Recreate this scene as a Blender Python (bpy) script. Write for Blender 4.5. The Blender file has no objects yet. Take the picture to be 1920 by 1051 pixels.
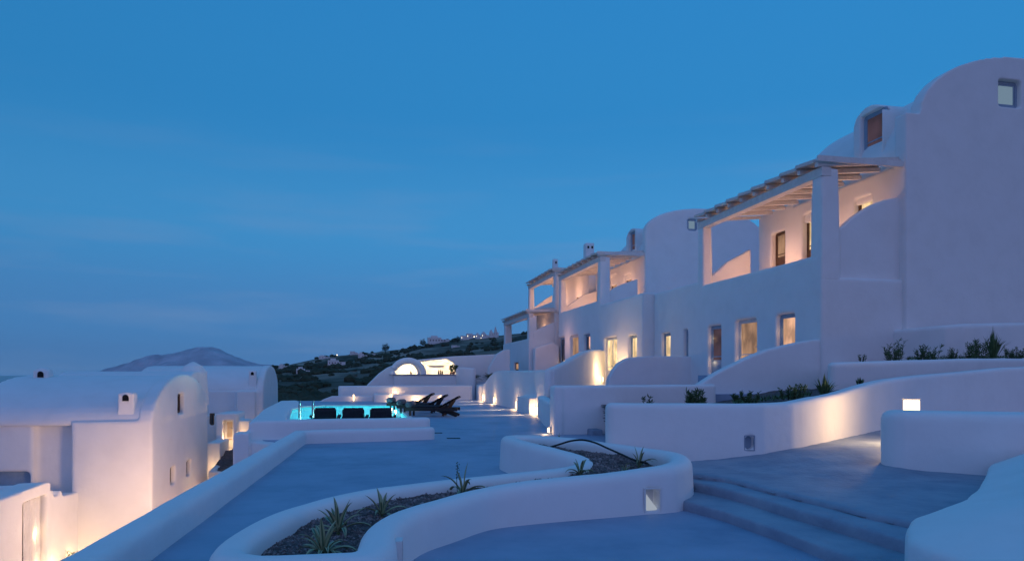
import bpy, bmesh, math, random
from math import sin, cos, tan, atan, radians, pi, exp, sqrt
from mathutils import Vector, Matrix, noise
random.seed(7)
S = bpy.context.scene
COL = S.collection

# ------------------------------------------------------------------ camera
TH = radians(11.9); F = 1280.0; HOR = 700.0
cam_d = bpy.data.cameras.new("camera"); cam = bpy.data.objects.new("camera", cam_d); COL.objects.link(cam)
cam_d.lens = 24.0; cam_d.sensor_width = 36.0; cam_d.shift_y = (HOR - 525.5) / 1920.0
cam_d.clip_start = 0.1; cam_d.clip_end = 90000
cam.location = (0, 0, 0); cam.rotation_euler = (pi / 2, 0, -TH)
S.camera = cam

# ------------------------------------------------------------------ sky (dusk, sun already set)
W = bpy.data.worlds.new("World"); S.world = W; W.use_nodes = True
nt = W.node_tree; nt.nodes.clear(); N = nt.nodes.new; L = nt.links.new
out = N('ShaderNodeOutputWorld'); bg = N('ShaderNodeBackground'); bg.inputs[1].default_value = 1.0
tc = N('ShaderNodeTexCoord'); sep = N('ShaderNodeSeparateXYZ'); L(tc.outputs['Generated'], sep.inputs[0])
ramp = N('ShaderNodeValToRGB'); L(sep.outputs['Z'], ramp.inputs[0])
cr = ramp.color_ramp; cr.interpolation = 'EASE'
cols = [(0.0, (0.072, 0.205, 0.46)), (0.08, (0.062, 0.222, 0.50)), (0.20, (0.048, 0.262, 0.565)),
        (0.36, (0.027, 0.222, 0.525)), (0.55, (0.024, 0.215, 0.53)), (1.0, (0.040, 0.235, 0.60))]
cr.elements[0].position = 0; cr.elements[0].color = (*cols[0][1], 1)
cr.elements[1].position = 1; cr.elements[1].color = (*cols[-1][1], 1)
for p, c in cols[1:-1]:
    e = cr.elements.new(p); e.color = (*c, 1)
# afterglow all round the low western sky (behind the camera)
dot = N('ShaderNodeVectorMath'); dot.operation = 'DOT_PRODUCT'; L(tc.outputs['Generated'], dot.inputs[0])
dot.inputs[1].default_value = (-0.24, -0.97, 0.0)
mr = N('ShaderNodeMapRange'); mr.inputs[1].default_value = -0.35; mr.inputs[2].default_value = 1.0
mr.inputs[3].default_value = 0.0; mr.inputs[4].default_value = 1.0; L(dot.outputs['Value'], mr.inputs[0])
mz = N('ShaderNodeMapRange'); mz.inputs[1].default_value = 0.0; mz.inputs[2].default_value = 0.95
mz.inputs[3].default_value = 1.0; mz.inputs[4].default_value = 0.0; L(sep.outputs['Z'], mz.inputs[0])
mul = N('ShaderNodeMath'); mul.operation = 'MULTIPLY'; L(mr.outputs[0], mul.inputs[0]); L(mz.outputs[0], mul.inputs[1])
mx = N('ShaderNodeMix'); mx.data_type = 'RGBA'; L(mul.outputs[0], mx.inputs[0]); L(ramp.outputs[0], mx.inputs[6])
mx.inputs[7].default_value = (0.47, 0.44, 0.92, 1)
# thin streaks of cloud low in the sky
mp = N('ShaderNodeMapping'); mp.inputs['Scale'].default_value = (1.6, 1.6, 13.0); L(tc.outputs['Generated'], mp.inputs[0])
nz = N('ShaderNodeTexNoise'); nz.inputs['Scale'].default_value = 2.2; nz.inputs['Detail'].default_value = 5; nz.inputs['Roughness'].default_value = 0.5
L(mp.outputs[0], nz.inputs[0])
cm = N('ShaderNodeMapRange'); cm.inputs[1].default_value = 0.50; cm.inputs[2].default_value = 0.80
cm.inputs[3].default_value = 0; cm.inputs[4].default_value = 0.65; L(nz.outputs[0], cm.inputs[0])
cz = N('ShaderNodeMapRange'); cz.inputs[1].default_value = 0.36; cz.inputs[2].default_value = 0.02
cz.inputs[3].default_value = 0; cz.inputs[4].default_value = 1; L(sep.outputs['Z'], cz.inputs[0])
m2 = N('ShaderNodeMath'); m2.operation = 'MULTIPLY'; L(cm.outputs[0], m2.inputs[0]); L(cz.outputs[0], m2.inputs[1])
mx2 = N('ShaderNodeMix'); mx2.data_type = 'RGBA'; L(m2.outputs[0], mx2.inputs[0]); L(mx.outputs[2], mx2.inputs[6])
mx2.inputs[7].default_value = (0.17, 0.28, 0.50, 1)
dr_ = N('ShaderNodeVectorMath'); dr_.operation = 'DOT_PRODUCT'; L(tc.outputs['Generated'], dr_.inputs[0]); dr_.inputs[1].default_value = (0.80, 0.60, 0.0)
ms_ = N('ShaderNodeMapRange'); ms_.inputs[1].default_value = -.2; ms_.inputs[2].default_value = 1.0; ms_.inputs[3].default_value = .90; ms_.inputs[4].default_value = 1.12; L(dr_.outputs['Value'], ms_.inputs[0]); L(ms_.outputs[0], bg.inputs[1])
L(mx2.outputs[2], bg.inputs[0]); L(bg.outputs[0], out.inputs[0])

# the glow of the set sun: one very soft, weak lamp low in the west
sun_d = bpy.data.lights.new("sun", 'SUN'); sun = bpy.data.objects.new("sun", sun_d); COL.objects.link(sun)
sun_d.energy = 0.06; sun_d.angle = radians(70); sun_d.color = (1.0, 0.50, 0.46)
sun.rotation_euler = Vector((-0.30, 0.90, -0.30)).to_track_quat('-Z', 'Y').to_euler()

S.view_settings.view_transform = 'Standard'; S.view_settings.look = 'None'
S.view_settings.exposure = 0.0; S.view_settings.gamma = 1.0
S.render.engine = 'CYCLES'
S.cycles.max_bounces = 8; S.cycles.transparent_max_bounces = 12; S.cycles.sample_clamp_indirect = 4.0

# ------------------------------------------------------------------ survey helpers (photo measurement -> world metres)
def az(px): return atan((px - 960) / F) + TH
def dep(X, Y): return Y * cos(TH) + X * sin(TH)
def at_d(px, d):
    l = (px - 960) / F * d
    return (l * cos(TH) + d * sin(TH), d * cos(TH) - l * sin(TH))
def at_z(px, py, z): return at_d(px, z * F / (HOR - py))
def onY(px, Y): return Y * tan(az(px))
def onX(px, X): return X / tan(az(px))
def zat(py, X, Y): return (HOR - py) * dep(X, Y) / F

# ------------------------------------------------------------------ materials
MATS = {}
def mat(name):
    m = bpy.data.materials.new(name); m.use_nodes = True; MATS[name] = m
    return m, m.node_tree, m.node_tree.nodes['Principled BSDF']
def surf(name, c1, c2, scale=3.0, rough=0.9, bump=0.3, bscale=20.0, bdist=0.01, metal=0.0, detail=6, spec=0.3, c3=None, stretch=None):
    m, t, b = mat(name); n = t.nodes.new; l = t.links.new
    co = n('ShaderNodeTexCoord'); src = co.outputs['Object']
    if stretch:
        mpn = n('ShaderNodeMapping'); mpn.inputs['Scale'].default_value = stretch; l(src, mpn.inputs[0]); src = mpn.outputs[0]
    a = n('ShaderNodeTexNoise'); a.inputs['Scale'].default_value = scale; a.inputs['Detail'].default_value = detail; a.inputs['Roughness'].default_value = .6; l(src, a.inputs[0])
    r = n('ShaderNodeValToRGB'); r.color_ramp.elements[0].position = .32; r.color_ramp.elements[1].position = .68
    r.color_ramp.elements[0].color = (*c1, 1); r.color_ramp.elements[1].color = (*c2, 1)
    if c3:
        e = r.color_ramp.elements.new(.5); e.color = (*c3, 1)
    l(a.outputs[0], r.inputs[0]); l(r.outputs[0], b.inputs['Base Color'])
    b.inputs['Roughness'].default_value = rough; b.inputs['Metallic'].default_value = metal
    b.inputs['Specular IOR Level'].default_value = spec
    if bump:
        q = n('ShaderNodeTexNoise'); q.inputs['Scale'].default_value = bscale; q.inputs['Detail'].default_value = 5; l(src, q.inputs[0])
        bu = n('ShaderNodeBump'); bu.inputs['Strength'].default_value = bump; bu.inputs['Distance'].default_value = bdist
        l(q.outputs[0], bu.inputs['Height']); l(bu.outputs[0], b.inputs['Normal'])
    return m
PL = surf('white_plaster', (.755, .745, .73), (.80, .79, .78), 1.3, .92, .35, 6.0, .02, c3=(.785, .775, .76))
PLF = surf('fine_plaster', (.66, .65, .63), (.78, .77, .76), 2.2, .9, .45, 9.0, .02)
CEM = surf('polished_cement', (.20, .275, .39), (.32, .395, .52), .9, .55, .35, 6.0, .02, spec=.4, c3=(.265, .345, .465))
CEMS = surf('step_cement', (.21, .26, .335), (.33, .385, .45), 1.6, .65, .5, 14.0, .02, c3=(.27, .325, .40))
SOIL = surf('volcanic_soil', (.06, .045, .045), (.20, .155, .15), 14, 1, 1.0, 40, .05)
STONE = surf('gravel_stone', (.08, .065, .065), (.38, .32, .31), 9, .95, .4, 60, .01)
WOOD = surf('pale_painted_wood', (.62, .59, .56), (.74, .71, .68), 5, .8, .3, 30, .005)
REED = surf('reed_cover', (.60, .56, .52), (.74, .70, .66), 30, .9, .6, 90, .02)
DWOOD = surf('dark_wood', (.015, .012, .012), (.035, .028, .026), 8, .6, .3, 30, .005, stretch=(1, 8, 1))
BLUEF = surf('grey_blue_frame', (.24, .33, .42), (.30, .40, .50), 4, .6, .1, 30, .003)
PALEF = surf('pale_frame', (.55, .56, .56), (.66, .66, .66), 4, .6, .1, 30, .003)
BRNF = surf('brown_frame', (.10, .06, .04), (.17, .11, .07), 6, .6, .1, 30, .003)
CLOTH = surf('dark_canvas', (.016, .018, .024), (.04, .045, .055), 30, .95, .3, 120, .003)
TOWEL = surf('striped_towel', (.05, .06, .08), (.22, .24, .28), 14, .95, .4, 100, .004, stretch=(.3, 9, .3))
RUB = surf('black_rubber', (.01, .01, .011), (.02, .02, .02), 5, .6, 0)
BLACK = surf('dark_void', (.008, .008, .01), (.014, .014, .016), 5, .9, 0)
CHROME = surf('polished_steel', (.30, .31, .33), (.40, .41, .43), 5, .25, 0, metal=1)
BASIN = surf('pool_basin_render', (.10, .52, .58), (.14, .62, .66), 2, .8, .1)
HILL = None
LEAF = surf('shrub_leaf', (.035, .075, .03), (.10, .17, .07), 30, .7, 0)
BUSH = surf('hillside_bush', (.016, .028, .013), (.055, .062, .036), .25, .95, 0)
PALM = surf('palm_leaf', (.02, .045, .015), (.05, .09, .03), 20, .6, 0)
CLAY = surf('terracotta', (.22, .10, .06), (.30, .15, .09), 10, .9, .2)
ISLE = surf('hazed_island_rock', (.30, .28, .34), (.62, .56, .62), .006, 1, .8, .02, 30)  # rock tones paled towards purple to carry part of the haze
FARW = surf('far_house_white', (.62, .61, .60), (.72, .71, .70), .5, .9, 0)

def emis(name, col, st, var=None):
    m, t, b = mat(name); n = t.nodes.new; l = t.links.new
    b.inputs['Base Color'].default_value = (.08, .07, .06, 1)
    b.inputs['Emission Color'].default_value = (*col, 1); b.inputs['Emission Strength'].default_value = st
    b.inputs['Roughness'].default_value = 1; b.inputs['Specular IOR Level'].default_value = 0
    if var:
        co = n('ShaderNodeTexCoord'); mpn = n('ShaderNodeMapping'); mpn.inputs['Scale'].default_value = var; l(co.outputs['Object'], mpn.inputs[0])
        a = n('ShaderNodeTexNoise'); a.inputs['Scale'].default_value = 1; a.inputs['Detail'].default_value = 3; l(mpn.outputs[0], a.inputs[0])
        r = n('ShaderNodeMapRange'); r.inputs[1].default_value = .35; r.inputs[2].default_value = .65
        r.inputs[3].default_value = st * .45; r.inputs[4].default_value = st * 1.25; l(a.outputs[0], r.inputs[0]); l(r.outputs[0], b.inputs['Emission Strength'])
    return m
WARM = (1.0, .60, .28)
LIT = emis('lit_room', (1.0, .70, .36), 1.25, (2.5, 2.5, 1.2))
LITP = emis('lit_room_pink', (1.0, .54, .32), 1.0, (2, 2, 1))
LITD = emis('lit_room_dim', (1.0, .56, .32), .42, (2, 2, 1))
CURT = emis('lit_curtain', (1.0, .62, .32), .55, (7, 7, .5))
DUSKP = emis('dusk_reflection', (.50, .27, .34), .14, (1.2, 1.2, 1))  # dim glow in the pane stands for the reflected dusk sky
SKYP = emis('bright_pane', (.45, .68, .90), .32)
LAMP = emis('lamp_glass', (1.0, .66, .32), 5.0)
LAMPB = emis('bright_lamp_glass', (1.0, .74, .42), 6.0)
TOWN = emis('town_light', (1.0, .85, .62), 3.0)

# dark glass
GLASS, _t, _b = mat('dark_glass'); _b.inputs['Base Color'].default_value = (.02, .03, .045, 1); _b.inputs['Roughness'].default_value = .08
_b.inputs['Specular IOR Level'].default_value = .8
# pool water: clear, mirror at grazing angles
WATER, _t, _b = mat('pool_water'); n = _t.nodes.new; l = _t.links.new
_o = _t.nodes['Material Output']; tr = n('ShaderNodeBsdfTransparent'); tr.inputs[0].default_value = (.72, .97, .98, 1)
gl = n('ShaderNodeBsdfGlossy'); gl.inputs['Roughness'].default_value = .06; fr = n('ShaderNodeFresnel'); fr.inputs[0].default_value = 1.33
bu = n('ShaderNodeBump'); bu.inputs['Strength'].default_value = .35; bu.inputs['Distance'].default_value = .03
wn = n('ShaderNodeTexNoise'); wn.inputs['Scale'].default_value = 3.0; l(wn.outputs[0], bu.inputs['Height']); l(bu.outputs[0], gl.inputs['Normal']); l(bu.outputs[0], fr.inputs['Normal'])
fm = n('ShaderNodeMath'); fm.operation = 'MULTIPLY'; fm.inputs[1].default_value = .55; l(fr.outputs[0], fm.inputs[0])
ms = n('ShaderNodeMixShader'); l(fm.outputs[0], ms.inputs[0]); l(tr.outputs[0], ms.inputs[1]); l(gl.outputs[0], ms.inputs[2]); l(ms.outputs[0], _o.inputs[0])
SEA = surf('sea_water', (.012, .03, .05), (.02, .04, .06), .001, .22, .5, .02, 3, spec=.6)

# agave leaf: green centre, cream margins (by the leaf's own width coordinate)
AGV, t, b = mat('agave_leaf'); n = t.nodes.new; l = t.links.new
uv = n('ShaderNodeTexCoord'); sp = n('ShaderNodeSeparateXYZ'); l(uv.outputs['UV'], sp.inputs[0])
rr = n('ShaderNodeValToRGB'); rr.color_ramp.elements[0].position = .30; rr.color_ramp.elements[1].position = .45
rr.color_ramp.elements[0].color = (.30, .34, .20, 1); rr.color_ramp.elements[1].color = (.045, .10, .055, 1)
e = rr.color_ramp.elements.new(.60); e.color = (.05, .11, .06, 1); e = rr.color_ramp.elements.new(.74); e.color = (.30, .34, .20, 1)
l(sp.outputs[0], rr.inputs[0]); l(rr.outputs[0], b.inputs['Base Color']); b.inputs['Roughness'].default_value = .5

# hillside: dry grass, dark scrub, terrace lines
HILL, t, b = mat('scrub_hillside'); n = t.nodes.new; l = t.links.new
co = n('ShaderNodeTexCoord')
a = n('ShaderNodeTexNoise'); a.inputs['Scale'].default_value = .012; a.inputs['Detail'].default_value = 8; l(co.outputs['Object'], a.inputs[0])
r = n('ShaderNodeValToRGB'); els = r.color_ramp.elements
els[0].position = .38; els[0].color = (.040, .046, .030, 1); els[1].position = .62; els[1].color = (.42, .34, .27, 1)
e = els.new(.50); e.color = (.17, .145, .11, 1)
l(a.outputs[0], r.inputs[0])
a2 = n('ShaderNodeTexVoronoi'); a2.inputs['Scale'].default_value = .12; l(co.outputs['Object'], a2.inputs[0])
mm = n('ShaderNodeMix'); mm.data_type = 'RGBA'; mm.blend_type = 'MULTIPLY'; mm.inputs[0].default_value = .35; l(r.outputs[0], mm.inputs[6]); l(a2.outputs['Distance'], mm.inputs[7])
wv = n('ShaderNodeTexWave'); wv.bands_direction = 'Z'; wv.inputs['Scale'].default_value = .09; wv.inputs['Distortion'].default_value = 5; wv.inputs['Detail'].default_value = 3; l(co.outputs['Object'], wv.inputs[0])
r3 = n('ShaderNodeValToRGB'); r3.color_ramp.elements[0].position = .82; r3.color_ramp.elements[0].color = (0, 0, 0, 1); r3.color_ramp.elements[1].position = .92; r3.color_ramp.elements[1].color = (.5, .5, .5, 1)
l(wv.outputs[0], r3.inputs[0])
m3 = n('ShaderNodeMix'); m3.data_type = 'RGBA'; l(r3.outputs[0], m3.inputs[0]); l(mm.outputs[2], m3.inputs[6]); m3.inputs[7].default_value = (.20, .18, .14, 1)
l(m3.outputs[2], b.inputs['Base Color']); b.inputs['Roughness'].default_value = 1; b.inputs['Specular IOR Level'].default_value = .1

# ------------------------------------------------------------------ geometry kit
class Geo:
    def __init__(s): s.v = []; s.f = []; s.uv = None
    def add(s, vs, fs):
        k = len(s.v); s.v += [tuple(p) for p in vs]; s.f += [tuple(i + k for i in f) for f in fs]; return s
    def box(s, x0, x1, y0, y1, z0, z1, tx=0, ty=0):
        if x0 > x1: x0, x1 = x1, x0
        if y0 > y1: y0, y1 = y1, y0
        vs = [(x0, y0, z0), (x1, y0, z0), (x1, y1, z0), (x0, y1, z0),
              (x0 + tx, y0 + ty, z1), (x1 - tx, y0 + ty, z1), (x1 - tx, y1 - ty, z1), (x0 + tx, y1 - ty, z1)]
        return s.add(vs, [(0, 3, 2, 1), (4, 5, 6, 7), (0, 1, 5, 4), (1, 2, 6, 5), (2, 3, 7, 6), (3, 0, 4, 7)])
    def prism(s, poly, z0, zt):
        """upright prism; zt one height or a list"""
        a = sum(poly[i][0] * poly[(i + 1) % len(poly)][1] - poly[(i + 1) % len(poly)][0] * poly[i][1] for i in range(len(poly)))
        zs = zt if isinstance(zt, (list, tuple)) else [zt] * len(poly)
        if a < 0: poly = poly[::-1]; zs = list(zs)[::-1]
        n = len(poly)
        vs = [(p[0], p[1], z0) for p in poly] + [(p[0], p[1], z) for p, z in zip(poly, zs)]
        fs = [tuple(range(n - 1, -1, -1)), tuple(range(n, 2 * n))] + [(i, (i + 1) % n, (i + 1) % n + n, i + n) for i in range(n)]
        return s.add(vs, fs)
    def extr(s, prof, axis, a, b):
        """profile [(h, z)] extruded along axis 'x' or 'y' from a to b"""
        n = len(prof)
        if axis == 'y': vs = [(h, a, z) for h, z in prof] + [(h, b, z) for h, z in prof]
        else: vs = [(a, h, z) for h, z in prof] + [(b, h, z) for h, z in prof]
        fs = [tuple(range(n)), tuple(range(2 * n - 1, n - 1, -1))] + [(i, i + n, (i + 1) % n + n, (i + 1) % n) for i in range(n)]
        ar = sum(prof[i][0] * prof[(i + 1) % n][1] - prof[(i + 1) % n][0] * prof[i][1] for i in range(n))
        flip = (ar < 0) ^ (axis == 'x') ^ (b < a)
        if flip: fs = [f[::-1] for f in fs]
        return s.add(vs, fs)
    def tube(s, pts, r, seg=8, r1=None):
        pts = [Vector(p) for p in pts]; n = len(pts); vs = []
        for i, p in enumerate(pts):
            t = (pts[min(i + 1, n - 1)] - pts[max(i - 1, 0)]).normalized()
            u = t.cross(Vector((0, 0, 1)) if abs(t.z) < .9 else Vector((1, 0, 0))).normalized(); w = t.cross(u)
            rad = r if r1 is None else r + (r1 - r) * i / (n - 1)
            for k in range(seg):
                an = 2 * pi * k / seg; vs.append(p + u * rad * cos(an) + w * rad * sin(an))
        fs = [tuple(range(seg)), tuple(range(n * seg - 1, (n - 1) * seg - 1, -1))]
        for i in range(n - 1):
            for k in range(seg):
                a = i * seg + k; b = i * seg + (k + 1) % seg
                fs.append((a, a + seg, b + seg, b))
        return s.add(vs, fs)
    def lathe(s, c, prof, seg=16):
        vs = [(c[0] + r * cos(2 * pi * k / seg), c[1] + r * sin(2 * pi * k / seg), c[2] + z) for r, z in prof for k in range(seg)]
        n = len(prof); fs = [tuple(range(seg - 1, -1, -1)), tuple(range((n - 1) * seg, n * seg))]
        for i in range(n - 1):
            for k in range(seg):
                a = i * seg + k; b = i * seg + (k + 1) % seg
                fs.append((a, b, b + seg, a + seg))
        return s.add(vs, fs)
    def obox(s, M, x0, x1, y0, y1, z0, z1):
        g = Geo().box(x0, x1, y0, y1, z0, z1)
        vs = [M @ Vector(v) for v in g.v]
        fs = g.f if M.to_3x3().determinant() > 0 else [f[::-1] for f in g.f]
        return s.add(vs, fs)

def spline(pts, step=.25, closed=False):
    P = [Vector(p) for p in pts]; n = len(P); out = []
    rng = n if closed else n - 1
    for i in range(rng):
        g = (lambda k: P[k % n]) if closed else (lambda k: P[max(0, min(n - 1, k))])
        p0, p1, p2, p3 = g(i - 1), g(i), g(i + 1), g(i + 2)
        m = max(1, int((p2 - p1).length / step))
        for k in range(m):
            t = k / m
            out.append(.5 * ((2 * p1) + (p2 - p0) * t + (2 * p0 - 5 * p1 + 4 * p2 - p3) * t * t + (3 * p1 - p0 - 3 * p2 + p3) * t ** 3))
    if not closed: out.append(P[-1])
    return out
def ribbon(g, pts, w, z0, r=.1, closed=False, smooth=True, step=.25, batter=.0):
    """low wall swept along (x, y, ztop) with a rounded top; laid down as overlapping closed pieces, fused later"""
    P = spline(pts, step, closed) if smooth else [Vector(p) for p in pts]
    n = len(P); K = 4
    def sec(zt):
        q = [(-w / 2 - batter, z0)]
        for k in range(K + 1):
            an = pi / 2 * k / K; q.append((-w / 2 + r - r * cos(an), zt - r + r * sin(an)))
        for k in range(K + 1):
            an = pi / 2 * (1 - k / K); q.append((w / 2 - r + r * cos(an), zt - r + r * sin(an)))
        q.append((w / 2 + batter, z0)); return q
    for i in range(n if closed else n - 1):
        a, b = P[i], P[(i + 1) % n]
        t = Vector((b.x - a.x, b.y - a.y, 0))
        if t.length < 1e-4: continue
        t.normalize(); u = Vector((t.y, -t.x, 0))
        sa, sb = sec(a.z), sec(b.z); m = len(sa)
        vs = [(a.x + u.x * h, a.y + u.y * h, z) for h, z in sa] + [(b.x + u.x * h, b.y + u.y * h, z) for h, z in sb]
        fs = [tuple(range(m)), tuple(range(2 * m - 1, m - 1, -1))] + [(k, k + m, (k + 1) % m + m, (k + 1) % m) for k in range(m)]
        g.add(vs, [f[::-1] for f in fs])
    for p in P:
        prof = [(w / 2 + batter, z0)] + [(w / 2 - r + r * cos(pi / 2 * k / K), p.z - r + r * sin(pi / 2 * k / K)) for k in range(K + 1)]
        g.lathe((p.x, p.y, 0), prof, 16)
    return g

ORG = {}
def mesh_of(g, name, smooth=False):
    me = bpy.data.meshes.new(name); me.from_pydata(g.v, [], g.f); me.update()
    if smooth:
        for p in me.polygons: p.use_smooth = True
    return me
def tag(o, label=None, cat=None, group=None, kind=None):
    if label: o['label'] = label
    if cat: o['category'] = cat
    if group: o['group'] = group
    if kind: o['kind'] = kind
    return o
def empty(name, loc, label, cat, group=None):
    o = bpy.data.objects.new(name, None); o.empty_display_size = .3; COL.objects.link(o); o.location = loc
    ORG[o.name] = Vector(loc); return tag(o, label, cat, group)
def put(name, me, material, parent=None, origin=None):
    """link a mesh given in world coordinates"""
    org = Vector(origin) if origin is not None else (ORG[parent.name] if parent else Vector((0, 0, 0)))
    if org.length: me.transform(Matrix.Translation(-org))
    if material is not None and not me.materials: me.materials.append(material)
    o = bpy.data.objects.new(name, me); COL.objects.link(o)
    if parent: o.parent = parent; o.location = org - ORG[parent.name]
    else: o.location = org
    ORG[o.name] = org
    return o
def solid(name, g, material, parent=None, origin=None, bevel=0.0, smooth=False):
    me = mesh_of(g, name, smooth)
    bm = bmesh.new(); bm.from_mesh(me)
    bmesh.ops.recalc_face_normals(bm, faces=bm.faces)
    if bevel: bmesh.ops.bevel(bm, geom=bm.edges[:], offset=bevel, segments=2, affect='EDGES', profile=.6)
    bm.to_mesh(me); bm.free()
    return put(name, me, material, parent, origin)
TEXC = bpy.data.textures.new('hand_trowel', 'CLOUDS'); TEXC.noise_scale = 1.1; TEXC.noise_depth = 1
def plaster(name, g, parent=None, cut=None, vox=.06, sm=3, disp=.035, material=None, origin=None):
    """fuse overlapping solids, cut the openings, round every arris by hand-trowelled softening"""
    me = mesh_of(g, name); bm = bmesh.new(); bm.from_mesh(me); bmesh.ops.triangulate(bm, faces=bm.faces); bm.to_mesh(me); bm.free()
    o = bpy.data.objects.new('tmp', me); COL.objects.link(o); co = None
    if cut and cut.v:
        # fuse first so that the cut is clean
        co = bpy.data.objects.new('tmpc', mesh_of(cut, 'c')); COL.objects.link(co)
        b = o.modifiers.new('b', 'BOOLEAN'); b.operation = 'DIFFERENCE'; b.solver = 'EXACT'; b.use_self = True; b.object = co
        co.hide_render = True
    r = o.modifiers.new('r', 'REMESH'); r.mode = 'VOXEL'; r.voxel_size = vox; r.use_smooth_shade = True
    s_ = o.modifiers.new('s', 'SMOOTH'); s_.factor = .5; s_.iterations = sm
    if disp:
        d = o.modifiers.new('d', 'DISPLACE'); d.texture = TEXC; d.strength = disp; d.mid_level = .5; d.texture_coords = 'GLOBAL'
    dg = bpy.context.evaluated_depsgraph_get(); ev = o.evaluated_get(dg)
    nm = bpy.data.meshes.new_from_object(ev); nm.name = name
    nm.materials.clear()
    bpy.data.objects.remove(o); 
    if co: bpy.data.objects.remove(co)
    for p in nm.polygons: p.use_smooth = True
    return put(name, nm, material or PL, parent, origin)
def copy_tree(o, parent=None):
    c = o.copy(); COL.objects.link(c); c.parent = parent
    for ch in o.children: copy_tree(ch, c)
    return c
LN = [0]
def light(p, w, col=WARM, r=.05, spot=None, direc=None):
    LN[0] += 1
    d = bpy.data.lights.new('lamp_light', 'SPOT' if spot else 'POINT'); d.energy = w; d.color = col; d.shadow_soft_size = r
    o = bpy.data.objects.new('lamp_light', d); COL.objects.link(o); o.location = p
    if spot:
        d.spot_size = radians(spot); d.spot_blend = .8
        o.rotation_euler = Vector(direc).to_track_quat('-Z', 'Y').to_euler()
    return o

# ------------------------------------------------------------------ windows and doors
def frame_M(o, nrm):
    n_ = Vector(nrm); u = Vector((-n_.y, n_.x, 0))      # x: along wall, y: outwards, z: up
    return Matrix(((u.x, n_.x, 0, o[0]), (u.y, n_.y, 0, o[1]), (0, 0, 1, o[2]), (0, 0, 0, 1)))
def window(parent, o, nrm, w, h, rec=.28, fm=None, pane=None, mull=True, kind='window', label=None, t=.06, curtain=False, leaves=1):
    """joinery set back in a reveal. o = bottom centre of opening on the wall face"""
    M = frame_M(o, nrm); fm = fm or BLUEF; pane = pane or GLASS
    g = Geo(); y = -rec
    g.obox(M, -w / 2, -w / 2 + t, y - .04, y + .04, 0, h); g.obox(M, w / 2 - t, w / 2, y - .04, y + .04, 0, h)
    g.obox(M, -w / 2 + t, w / 2 - t, y - .04, y + .04, h - t, h); g.obox(M, -w / 2 + t, w / 2 - t, y - .04, y + .04, 0, t)
    win = solid(kind, g, fm, parent, origin=tuple(M @ Vector((0, y, 0))))
    if label: win['label'] = label
    iw = w - 2 * t; x0 = -iw / 2; lw = iw / leaves
    for k in range(leaves):
        a = x0 + k * lw + .004; b = a + lw - .008; s = .045; g = Geo()
        zz0, zz1 = t + .004, h - t - .004
        g.obox(M, a, a + s, y - .025, y + .025, zz0, zz1); g.obox(M, b - s, b, y - .025, y + .025, zz0, zz1)
        g.obox(M, a + s, b - s, y - .025, y + .025, zz1 - s, zz1); g.obox(M, a + s, b - s, y - .025, y + .025, zz0, zz0 + s)
        if mull and h > 1.3: g.obox(M, a + s, b - s, y - .02, y + .02, h * .36, h * .36 + .04)
        if kind == 'door': g.obox(M, a + s, b - s, y - .018, y + .018, zz0 + s, h * .30)
        solid('sash', g, fm, win, origin=tuple(M @ Vector(((a + b) / 2, y, 0))))
    g = Geo(); g.obox(M, -iw / 2, iw / 2, y - .012, y - .004, t, h - t)
    solid('pane', g, pane, win)
    if kind == 'door':
        g = Geo(); hx = (x0 + lw - .05) if leaves == 2 else (iw / 2 - .06)
        g.obox(M, hx - .012, hx + .012, y + .028, y + .05, .98, 1.06); g.obox(M, hx - .11, hx + .012, y + .05, y + .07, 1.04, 1.06)
        solid('handle', g, CHROME, win)
    if curtain:
        g = Geo(); nn = 26; vs = []
        for i in range(nn + 1):
            xx = -iw / 2 + .02 + (iw - .04) * i / nn
            yy = y - .10 + .035 * sin(i * 2.3) + .012 * sin(i * 5.1)
            for zz in (.03, h - t): vs.append(M @ Vector((xx, yy, zz)))
            
        fs = [(2 * i, 2 * i + 2, 2 * i + 3, 2 * i + 1) for i in range(nn)]
        g.add(vs, fs); solid('curtain', g, CURT, win, smooth=True)
    return win
def cutbox(cut, o, nrm, w, h, depth):
    cut.obox(frame_M(o, nrm), -w / 2, w / 2, -depth, .35, 0, h)
    return cut

# ------------------------------------------------------------------ terrain, sea, island
RID = [(-400, 760), (300, 745), (470, 712), (510, 691), (560, 682), (620, 672), (700, 661), (760, 651), (830, 641), (880, 634),
       (935, 628), (1010, 617), (1150, 600), (1400, 585), (2000, 580), (4000, 640)]
def ridge(px):
    for (a, ya), (b, yb) in zip(RID, RID[1:]):
        if px <= b:
            t = max(0, (px - a) / (b - a)); return ya + (yb - ya) * t
    return 660
def hgt(X, Y):
    d = dep(X, Y); l = X * cos(TH) - Y * sin(TH); D = sqrt(X * X + Y * Y)
    if d > 1: px = max(-400, min(4000, 960 + F * l / d))
    else: px = -400 if l < 0 else 4000
    t = (HOR - ridge(px)) / F
    s = max(0, min(1, (D - 75) / 825))
    z = -6.7 * (1 - s) + s ** 1.35 * 900 * t * (max(d, D * .4) / max(D, 1))
    if D > 900: z = z + (-165 - z) * min(1, ((D - 900) / 1600)) ** 1.2
    nzv = noise.fractal(Vector((X * .006, Y * .006, 3.1)), 1, 2.1, 5)
    z += nzv * min(9, max(0, D - 80) * .02) * (1 if D < 1500 else .3)
    if D > 110: # terraces
        z += .5 * math.floor(z / 3.0 - math.floor(z / 3.0) + .5) * min(1, (D - 110) / 200)
    return z
g = Geo(); NA = 420; rad = [2, 20, 40, 60] + [75 * (1.028 ** k) for k in range(128)]
angs = []
for k in range(NA):   # finer where one looks
    angs.append(2 * pi * k / NA)
angs = sorted(set([round(a_, 5) for a_ in angs] + [round(az(px), 5) for px in range(480, 960, 3)]))
NA = len(angs)
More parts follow.
